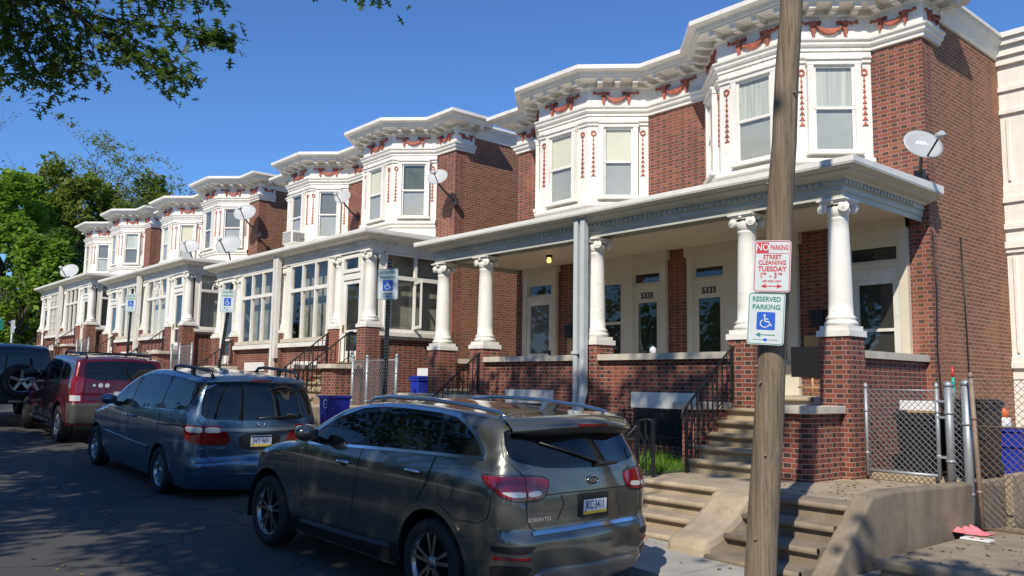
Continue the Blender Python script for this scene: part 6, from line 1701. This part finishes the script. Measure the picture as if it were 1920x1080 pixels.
for sd in (1, -1):
    L = lambda x, z, sd=sd: c3.side(x, z, sd); Wr = lambda q_, z, sd=sd: c3.wrap(sd*q_, z)
    d1 = c3.decal(L, [(1.16,1.18),(2.1,1.15),(2.15,.9),(2.1,.55),(1.16,.55)], 'front_door', M['red_paint'], off=.0035); d2 = c3.decal(L, [(.2,1.20),(1.145,1.18),(1.145,.55),(.58,.55),(.45,.75),(.2,.85)], 'rear_door', M['red_paint'], off=.0035)
    for line in ([(1.152,1.18),(1.152,.55)],[(.19,1.2),(.19,.84)]): c3.strip(L, line, .012, 'door_gap', M['ink'], c3.body, off=.001)
    for hx, dd in ((1.35,d1),(.38,d2)): handle(c3, hx, 1.08, sd, M['trim'], dd)
    for P, nm in (([(2.0,1.22),(1.22,1.245),(1.22,1.60),(1.33,1.57),(1.7,1.36),(1.98,1.235)],'front_window'),([(1.08,1.25),(.22,1.275),(.18,1.66),(1.08,1.655)],'rear_window'),([(.06,1.28),(-.70,1.31),(-.64,1.62),(.04,1.665)],'quarter_window')):
        c3.decal(L, smooth_poly(P,1), nm, M['cglass'], off=.005); 
    for ax, az, R in (AR, AF): c3.strip(L, [(ax+(R+.03)*cos(radians(a)), az+(R+.03)*sin(radians(a))) for a in range(0, 181, 6)], .07, 'arch_trim', M['red_paint'], c3.body, off=.016)
    c3.decal(L, [(.5,.56),(2.4,.56),(2.4,.42),(.5,.42)], 'sill_trim', M['taupe'], off=.012); c3.decal(Wr, [(.0,.84),(1.22,.84),(1.22,.46),(0,.46)], 'bumper_cover', M['taupe'], off=.016, st=.07)
    q = MB(); q.tube([(.6,sd*.93,.36),(2.3,sd*.93,.36)], .045, 8); q.build('running_board', M['taupe'], c3.root)
    mirror(c3, 1.80, 1.32, sd, M['trim'], 1.25)
    q = MB(); q.tube([(-.66,sd*.62,1.74),(-.55,sd*.62,1.80),(.9,sd*.62,1.83),(1.02,sd*.62,1.77)], .022, 8); q.build('roof_rail', M['trim'], c3.root)
    for x in (0, 2.89): c3.wheel(x, sd, .37, .235, .24, .93, 'five', M['alloy'], steer=radians(-20) if x > 1 else 0)
    lm = c3.decal(Wr, [(.70,1.36),(.73,.86),(1.03,.86),(1.0,1.2),(.96,1.36)], 'tail_lamp', M['redlens'], off=.012, st=.05); c3.decal(Wr, [(.76,1.0),(.76,.89),(.98,.89),(.98,1.0)], 'clear_lens', M['clearlens'], lm, off=.015, st=.05)
    c3.decal(L, smooth_poly([(3.2,1.0),(3.5,.95),(3.5,.85),(3.25,.86)],1), 'head_lamp', M['clearlens'], off=.008)
Wc = lambda q_, z: c3.wrap(q_, z)
c3.decal(Wc, smooth_poly([(-.72,1.30),(.72,1.30),(.68,1.62),(.6,1.66),(-.6,1.66),(-.68,1.62)],1), 'rear_screen', M['cglass'], off=.006)
for x in (-.4, .7):
    q = MB(); q.tube([(x,-.62,1.81),(x,.62,1.81)], .018, 6); q.build('roof_rack_bar', M['trim'], c3.root)
for i, yy in enumerate((.52,.40,.28)):
    p = c3.wrap(yy,1.20); q = MB(); q.lathe([(.045,-.003),(.045,0)], (p.x-.005,yy,1.20), 14, 'x'); q.build('round_sticker', M['plateblue' if i == 0 else 'platew'], c3.root)
    q = MB(); q.lathe([(.028,-.002),(.028,0)], (p.x-.0085,yy,1.20), 12, 'x'); q.build('sticker_mark', M['platew' if i == 0 else 'platew'], c3.root)
pp = c3.wrap(.45,.93); text('model_lettering', 'EXPLORER', (pp.x-.008,.47,.93), (0,-1,0), (0,0,1), .06, M['chrome'], c3.root, bold=.001)
q = MB(); pp = c3.wrap(0,1.0); q.box(pp.x-.02,pp.x-.004,-.15,.15,.93,1.08); q.build('number_plate', M['platew'], c3.root)
windscreen(c3, 1.22, 2.0)
c3.place(-20.373, 4.742+.975, -1.385, 0, .0467, 1.06)

# ---- 4. dark four wheel drive with spare wheel ---------------------------
S = dict(zb=.50,
 rear=[(.5,-.62),(.7,-.66),(1.1,-.66),(1.5,-.62),(1.72,-.58),(1.80,-.52)],
 top=[(-.52,1.80),(-.3,1.85),(.4,1.87),(1.2,1.84),(1.4,1.74),(1.6,1.45),(1.75,1.26),(1.85,1.2),(2.4,1.17),(2.95,1.12),(3.02,1.06)],
 front=[(.5,3.05),(.75,3.10),(.95,3.09),(1.06,3.02)],
 W=[(.5,.80),(.8,.84),(1.2,.84),(1.5,.80),(1.8,.74),(1.9,.72)], Wx=[(-1,1),(1.5,1),(3.1,.85)],
 crown_rear=[(.5,.02),(1.8,.02)], crown_top=[(-.5,.03),(3,.03)], crown_front=.06,
 Rr=.08, Yr=.08, Rf=.15, Yf=.12, Rt=[(-.5,.08),(3,.08)], Yt=[(-.5,.08),(3,.08)])
M['navy_paint'] = carpaint('near_black_blue', (.012,.014,.02), .35, .3)
c4 = Car('parked_jeep', 'dark blue four wheel drive with spare wheel on its tailgate, at the left edge', S)
c4.build_body(M['navy_paint'], [(0,.42,.50),(2.42,.42,.50)])
Wc = lambda q_, z: c4.wrap(q_, z)
for sd in (1,-1):
    L = lambda x, z, sd=sd: c4.side(x, z, sd)
    for P, nm in (([(1.5,1.28),(.95,1.28),(.95,1.66),(1.33,1.66)],'front_window'),([(.8,1.28),(-.5,1.28),(-.45,1.68),(.8,1.7)],'rear_window')): c4.decal(L, smooth_poly(P,1), nm, M['cglass'], off=.005)
    for x in (0, 2.42): c4.wheel(x, sd, .42, .22, .25, .93, 'five', M['alloy'])
    c4.decal(lambda q_, z, sd=sd: c4.wrap(sd*q_, z), [(.62,1.12),(.78,1.12),(.78,.9),(.62,.9)], 'tail_lamp', M['redlens'], off=.03)
    for ax in (0, 2.42): c4.strip(L, [(ax+.53*cos(radians(a)), .42+.53*sin(radians(a))) for a in range(0,181,8)], .08, 'arch_trim', M['trim'], c4.body, off=.07)
c4.decal(Wc, smooth_poly([(-.66,1.26),(.66,1.26),(.60,1.68),(-.60,1.68)],1), 'rear_screen', M['cglass'], off=.006)
q = MB(); q.box(-.86,-.66,-.85,.85,.54,.70); q.build('bumper', M['trim'], c4.root, bevel=.02)
q = MB(); q.box(-.875,-.86,-.70,.10,.555,.60); q.build('bumper_trim', M['alloy'], c4.root)
# spare wheel
w_ = c4.wheel(0, 1, .385, .27, .25, .125, 'five', M['alloy'])
for o in [w_]+list(w_.children):
    o.data.transform(Matrix.Translation((-.83,-.12,1.06)) @ Matrix.Rotation(radians(90),4,'Z') @ Matrix.Translation((0,0,-.385)))
w_.name = 'spare_wheel'
windscreen(c4, 1.42, 1.78)
c4.place(-24.3-.2, 4.50, rz(-25), 0, .045, 1.06)
# ------------------------------------------------------------------- trees
M['bark'] = paint('tree_bark', (.085,.068,.05), .9, .4, 9, .3, (.03,.03,.02), bump=.6, fine=25)
M['leaf_oak'] = leaf_mat('oak_leaves', (.045,.085,.018), (.085,.14,.03), .35)
M['leaf_maple'] = leaf_mat('maple_leaves', (.14,.26,.025), (.32,.46,.065), .5, .35)
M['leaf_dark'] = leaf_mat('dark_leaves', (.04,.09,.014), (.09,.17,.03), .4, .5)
M['leaf_olive'] = leaf_mat('olive_new_leaves', (.15,.19,.035), (.30,.33,.075), .5, .5)
M['leaf_pale'] = leaf_mat('sparse_pale_leaves', (.17,.20,.08), (.28,.30,.13), .4, .6)

def leaf_cloud(q, clumps, n, size, rnd, flat=.5, shell=.55):
    """many small folded leaves spread through ellipsoid clumps [(x,y,z,rx,ry,rz,weight)]"""
    tot = sum(c[6] for c in clumps)
    for c in clumps:
        for _ in range(int(n*c[6]/tot)):
            d = Vector((rnd.gauss(0,1), rnd.gauss(0,1), rnd.gauss(0,1))).normalized()
            r = (shell+(1-shell)*rnd.random()) if rnd.random() < .75 else rnd.random()
            r *= 1+.18*sin(d.x*7+c[0])*cos(d.y*6+c[1])+.12*sin(d.z*11+c[2])
            p = Vector((c[0]+d.x*r*c[3], c[1]+d.y*r*c[4], c[2]+d.z*r*c[5]))
            s = size*rnd.uniform(.6,1.35)
            u = Vector((rnd.gauss(0,1), rnd.gauss(0,1), rnd.gauss(0,flat))).normalized()
            v = u.cross(Vector((rnd.gauss(0,.6), rnd.gauss(0,.6), 1))).normalized()
            n_ = u.cross(v)
            q.add([tuple(p-u*s*.5), tuple(p+v*s*.34+n_*s*.1), tuple(p+u*s*.55), tuple(p-v*s*.34+n_*s*.1)], [(0,1,2),(0,2,3)])

def limbs(q, base, height, r0, rnd, n=6, spread=.5, top=None, levels=2, lean=(0,0)):
    """tapered trunk with forking limbs; returns tip points"""
    tips = []
    def grow(p, d, L, r, lev):
        pts = [p]; rs = [r]; k = 6
        for i in range(k):
            d = (d+Vector((rnd.gauss(0,.12), rnd.gauss(0,.12), rnd.gauss(.02,.06)))).normalized()
            p = p+d*(L/k); pts.append(p); rs.append(r*(1-.62*(i+1)/k))
        q.tube(pts, rs, 10 if lev == 0 else 6)
        if lev >= levels: tips.append(p); return
        m = n if lev == 0 else rnd.randint(2,4)
        for j in range(m):
            f = .45+.55*(j+1)/m; i = min(k, int(f*k)); a = 2*pi*j/m+rnd.uniform(-.5,.5)
            side = Vector((cos(a), sin(a), rnd.uniform(.15,.6)))*spread
            grow(pts[i], (d+side*1.5).normalized(), L*rnd.uniform(.5,.75), rs[i]*.75, lev+1)
    grow(Vector(base), Vector((lean[0], lean[1], 1)).normalized(), height, r0, 0)
    return tips

def tree(name, label, base, h, r0, clumps, nleaf, lsize, lmat, seed, nl=6, spread=.5, levels=2, lean=(0,0), tipleaf=0, group=None, trunk_h=None):
    rnd = random.Random(seed); r = thing(name, label, 'tree', base, group)
    q = MB(); tips = limbs(q, base, trunk_h or h*.5, r0, rnd, nl, spread, levels=levels, lean=lean); q.build('trunk', M['bark'], r)
    q = MB(); leaf_cloud(q, clumps, nleaf, lsize, rnd)
    if tipleaf:
        for t in tips:
            leaf_cloud(q, [(t.x,t.y,t.z,tipleaf,tipleaf,tipleaf*.6,1)], 60, lsize, rnd, shell=.2)
    q.build('crown', M[lmat], r); return r
def clumpset(c, R, n, rnd, cr=(.35,.55)):
    # irregular lumps around the centre of the crown
    out = []
    for i in range(n):
        d = Vector((rnd.gauss(0,1), rnd.gauss(0,1), rnd.gauss(0,1))).normalized(); f = rnd.uniform(.45,.85)
        k = rnd.uniform(*cr)
        out.append((c[0]+d.x*R[0]*f, c[1]+d.y*R[1]*f, c[2]+d.z*R[2]*f, R[0]*k, R[1]*k, R[2]*k*.75, k**2))
    return out

# trees beyond the end of the row (hillside)
def bg(px, py, x, f=1.0):
    return px, py
rnd = random.Random(5)
HZ = lambda x: rz(x)
def back_tree(name, label, x, y, ztop, rx, rzv, n, lsize, lmat, seed, **kw):
    g = rz(x); rr = random.Random(seed)
    cz = ztop-rzv
    return tree(name, label, (x,y,g), ztop-g, .28, clumpset((x,y,cz),(rx,rx,rzv),kw.pop('nc',24),rr,kw.pop('cr',(.20,.38))), n, lsize, lmat, seed, group='trees beyond the end of the row', **kw)
back_tree('maple_tree','tall bright green maple tree at the left edge beyond the houses',-64,11.2,13.6,3.4,6.0,13000,.40,'leaf_maple',1)
back_tree('maple_tree','bright green maple tree behind the farthest porch roof',-58,12.2,9.6,2.9,5.0,13000,.36,'leaf_maple',2)
back_tree('maple_tree','lower bushy green tree at far left street end',-55,9.6,6.2,2.2,3.8,9000,.32,'leaf_maple',3)
back_tree('dark_tree','dark green tree between the maple and the last house',-70,15.4,12.2,3.4,6.2,9000,.45,'leaf_dark',4)
back_tree('dark_tree','dark green tree low behind the farthest bay',-62,14.6,8.2,2.6,4.6,8000,.40,'leaf_dark',5)
back_tree('olive_tree','olive green spring tree rising behind the farthest bays',-78,19.0,20.0,4.6,7.5,17000,.42,'leaf_olive',6)
back_tree('olive_tree','olive green spring tree behind the second farthest house',-80,25.5,18.6,4.6,6.5,14000,.42,'leaf_olive',8)
back_tree('maple_tree','tall maple with lumpy light green top at left skyline',-74,14.0,17.8,2.6,4.2,8000,.42,'leaf_maple',9,nc=10)
def bare_tree(label, x, y, h, seed, n, lsize, lean, spread=.55):
    g = rz(x); rr = random.Random(seed); r = thing('bare_tree', label, 'tree', (x,y,g), 'trees beyond the end of the row')
    q = MB(); tips = limbs(q, (x,y,g), h*.56, .62, rr, 6, spread, levels=4, lean=lean); q.build('trunk', M['bark'], r)
    q = MB()
    for t in tips: leaf_cloud(q, [(t.x,t.y,t.z,1.1,1.1,.7,1)], n, lsize, rr, shell=.1)
    q.build('crown', M['leaf_pale'], r)
back_tree('olive_tree','olive green spring tree at right end of the distant tree line',-82,32.5,17.2,4.0,5.5,9000,.42,'leaf_olive',10)
bare_tree('tall sparse tree with thin pale leaves and open crown on the skyline',-84,22.2,18.0,21,40,.24,(.0,.03))
bare_tree('second sparse pale tree leaning right behind the row of bays',-86,29.5,16.8,23,30,.24,(0,.12))
bare_tree('thin bare branched tree at the far left skyline edge',-80,13.2,17.5,29,4,.22,(0,-.05),.4)
# undergrowth on the bank at the far end
q = MB(); rr = random.Random(17)
leaf_cloud(q, [(-58-2.2*i, 9.4+1.3*i+.5*(i%2), rz(-58-2.2*i)+1.0, 2.2, 1.8, 1.5, 1) for i in range(7)], 9000, .30, rr); tag(q.build('undergrowth', M['leaf_maple']), 'tangle of green undergrowth on the bank at the street end', 'undergrowth', kind='stuff')
q = MB(); leaf_cloud(q, [(-50.5,8.9,rz(-50)+.6,1.1,.7,.8,1)], 900, .14, rr); tag(q.build('shrub', M['leaf_olive']), 'small yellow green shrub before the farthest porch', 'shrub')

# street trees on the viewer's side: they shade the road and hang into the picture
def street_tree(label, base, c, R, n, seed, lsize=.21, nc=20, extra=[]):
    rr = random.Random(seed)
    return tree('street_oak', label, base, c[2]+R[2]-base[2], .30, clumpset(c,R,nc,rr,(.22,.40))+extra, n, lsize, 'leaf_oak', seed, group='oak trees across the street', trunk_h=(c[2]-base[2])*.8, spread=.6)
street_tree('leafy street oak across the road, over the viewer, shading the olive suv',(-3.2,-6.0,-1.9),(-3.4,-3.4,8.2),(4.3,3.4,3.6),9000,31,extra=[(-8.6+1.02*i,-1.7+.6*sin(i*2.3),11.6+.7*cos(i*1.9),.85,.75,.7,.42) for i in range(9)]+[(-7.5+1.5*i,-2.6,12.4,.8,.7,.7,.3) for i in range(5)]+[(-6.6+.95*i,-3.3+.5*sin(i*2),6.1+.5*cos(i*3),1.0,.9,.8,1.3) for i in range(6)]+[(1.2+.9*i,-1.0-.6*(i%2),7.3+.4*(i%3),.7,.6,.55,.3) for i in range(4)])
street_tree('leafy street oak across the road whose branches hang into the picture at upper left',(-11.5,-6.2,-1.7),(-10.6,-4.2,7.4),(4.6,4.2,3.2),9500,32,extra=[(-13.5+.95*i,-3.4+.5*sin(i*2),6.3+.5*cos(i*3),1.0,.9,.8,1.0) for i in range(6)])
street_tree('leafy street oak across the road, right behind the viewer',(-6.8,-9.2,-1.9),(-6.2,-6.6,7.0),(3.8,2.7,2.8),9000,35)
street_tree('leafy street oak across the road, set back between its neighbours',(-15.2,-9.8,-1.6),(-14.6,-6.9,6.9),(4.4,2.8,2.8),9000,36)
street_tree('leafy street oak across the road, farther up the hill',(-20.0,-6.5,-1.5),(-18.2,-4.6,7.5),(4.8,4.0,3.3),9500,33,extra=[(-17.2,-3.0,8.1,1.3,1.2,1.0,.5),(-18.3,-2.6,8.8,1.2,1.0,1.0,.4)])
street_tree('leafy street oak across the road, far up the hill',(-30.0,-6.5,-1.2),(-29,-5.0,7.6),(5,4,3.4),6000,34)

# wooded bank behind the viewer: it is what the windows and the car sides mirror
q = MB(); rr = random.Random(41)
leaf_cloud(q, [(-75+5.2*i, -17-2.5*(i%3)+rr.uniform(-1,1), rz(-75+5.2*i)+rr.uniform(2.2,7.5), 3.6, 2.6, rr.uniform(2.6,4.2), 1) for i in range(24)]+[(-75+5.2*i, -15.5, rz(-75+5.2*i)+1.2, 3.4, 1.5, 1.8, .7) for i in range(24)], 26000, .75, rr)
tag(q.build('wooded_bank', M['leaf_dark']), 'dense green wood on the far side of the road behind the viewer', 'wood', kind='stuff')
# lobed oak leaves on the hanging branches
def oak_leaf(q, p, d, up, s):
    d = d.normalized(); sidev = d.cross(up).normalized(); n_ = sidev.cross(d)
    L = [(0,0),(.10,.05),(.22,.06),(.26,.26),(.34,.12),(.42,.09),(.50,.42),(.57,.44),(.56,.30),(.62,.11),(.70,.10),(.80,.30),(.85,.27),(.84,.09),(.92,.07),(1.05,0)]
    pts = L+[(a,-b) for a, b in L[-2:0:-1]]
    q.add([tuple(p+d*(a*s)+sidev*(b*s)+n_*(-.35*s*b*b-.12*s*a*a)) for a, b in pts], [list(range(len(pts)))])
bro = bpy.data.objects.get('street_oak.001')
rb = random.Random(77)
qb = MB(); ql = MB()
def twig(pts, r, leaves, spread, ls=.17):
    leaves = int(leaves*1.7)
    pts = [Vector(p) for p in pts]; qb.tube(pts, [r*(1-.8*i/(len(pts)-1)) for i in range(len(pts))], 6)
    for _ in range(leaves):
        f = rb.random()**.8*(len(pts)-1); i = min(int(f), len(pts)-2); p = pts[i].lerp(pts[i+1], f-i)
        p = p+Vector((rb.gauss(0,spread), rb.gauss(0,spread), rb.gauss(-.02,spread*.75)))
        d = Vector((rb.gauss(0,1), rb.gauss(0,1), rb.gauss(-.5,.6)))
        oak_leaf(ql, p, d, Vector((rb.gauss(0,.4), rb.gauss(0,.4), 1)), ls*rb.uniform(.7,1.25))
# main boughs from the crown (positions in metres)
B0 = (-11.6,-.8,6.9)
for path, r, n, sp in (
    ([B0,(-12.6,1.4,6.0),(-12.9,2.5,5.2),(-12.4,3.3,4.55),(-12.0,3.85,4.15)],.05,150,.20),
    ([(-12.9,2.5,5.2),(-12.5,3.2,4.7),(-12.0,3.8,4.4),(-11.8,4.05,4.05)],.02,170,.17),
    ([(-12.6,3.0,4.95),(-12.2,3.5,4.85),(-11.7,4.1,4.8),(-11.4,4.5,4.72)],.02,130,.13),
    ([(-11.7,4.1,4.8),(-11.5,4.4,4.75),(-11.35,4.55,4.65)],.012,45,.08),
    ([B0,(-12.4,1.3,5.9),(-13.1,2.1,5.0),(-13.2,2.4,4.3),(-13.15,2.6,3.95)],.04,210,.22),
    ([(-13.1,2.1,5.0),(-13.4,2.1,4.7),(-13.4,2.2,4.3)],.02,170,.22),
    ([(-12.9,2.3,5.1),(-13.0,2.7,4.7),(-12.9,2.85,4.35),(-12.85,2.95,4.2)],.02,150,.16),
    ([B0,(-12.2,1.8,6.1),(-12.2,2.9,5.5),(-12.1,3.5,5.25),(-11.9,3.9,5.15)],.035,150,.17),
    ([(-12.2,2.9,5.5),(-12.7,2.6,5.4),(-13.2,2.2,5.35),(-13.5,2.0,5.3)],.03,240,.22),
    ([(-12.1,3.5,5.25),(-11.7,4.0,5.35),(-11.4,4.4,5.3)],.02,50,.10),
    ([B0,(-11.0,3.0,6.4),(-10.3,5.2,5.7),(-9.95,6.0,5.40),(-9.85,6.15,5.33)],.022,45,.12),
    ([(-12.7,2.9,4.9),(-12.65,3.05,4.5),(-12.6,3.15,4.15),(-12.45,3.3,3.95)],.012,3,.04)):
    twig([(x_,y_,z_+(.14 if y_ > 2 else 0)+(-.02 if y_ > 5 else 0)) for x_,y_,z_ in path], r, n, sp)
for _ in range(14):
    a = Vector((rb.uniform(-13.2,-12.3), rb.uniform(2.4,3.3), rb.uniform(4.9,5.4))); b = a+Vector((rb.gauss(0,.25), rb.gauss(.1,.25), rb.gauss(-.2,.2))); qb.tube([a,(a+b)/2+Vector((.02,.02,.03)),b], [.008,.006,.003], 4)
if bro:
    qb.build('hanging_branch', M['bark'], bro); ql.build('hanging_leaves', M['leaf_oak'], bro)

# --------------------------------------------------------- camera and light
cam = bpy.data.cameras.new('camera'); co = bpy.data.objects.new('camera', cam); COL.objects.link(co)
cam.sensor_width = 36; cam.lens = 1584.5/1920*36; cam.clip_end = 2000; cam.clip_start = .05
R_ = Matrix(((.65759391,.07522117,.74960792,0),(.75322088,-.08561199,-.65217244,0),(.01511825,.99348496,-.11295608,0),(0,0,0,1)))
co.matrix_world = R_; scene.camera = co

sd_ = Vector((.50,-.95,.93)).normalized()
el = math.asin(sd_.z); az = atan2(sd_.x, sd_.y)
sun = bpy.data.lights.new('sun', 'SUN'); so = bpy.data.objects.new('sun', sun); COL.objects.link(so)
sun.energy = 5.0; sun.angle = radians(.53); sun.color = (1, .93, .81)
so.rotation_euler = sd_.to_track_quat('Z', 'Y').to_euler()
w = bpy.data.worlds.new('World'); scene.world = w; w.use_nodes = True
nt = w.node_tree; nt.nodes.clear()
sky = nt.nodes.new('ShaderNodeTexSky'); sky.sky_type = 'NISHITA'; sky.sun_disc = False
sky.sun_elevation = el; sky.sun_rotation = az; sky.air_density = 1.0; sky.dust_density = 0; sky.ozone_density = 10; sky.altitude = 0
bg_ = nt.nodes.new('ShaderNodeBackground'); bg_.inputs[1].default_value = .115
ou = nt.nodes.new('ShaderNodeOutputWorld'); tn = nt.nodes.new('ShaderNodeMix'); tn.data_type = 'RGBA'; tn.blend_type = 'MULTIPLY'; tn.inputs[0].default_value = 1; tn.inputs[7].default_value = (1.02, 1.17, 1.32, 1); nt.links.new(sky.outputs[0], tn.inputs[6]); nt.links.new(tn.outputs[2], bg_.inputs[0]); nt.links.new(bg_.outputs[0], ou.inputs[0])
scene.view_settings.view_transform = 'Standard'; scene.view_settings.look = 'None'; scene.view_settings.exposure = 0.0; scene.view_settings.gamma = 1.0
scene.render.engine = 'CYCLES'
scene.render.resolution_x = 1024; scene.render.resolution_y = 576
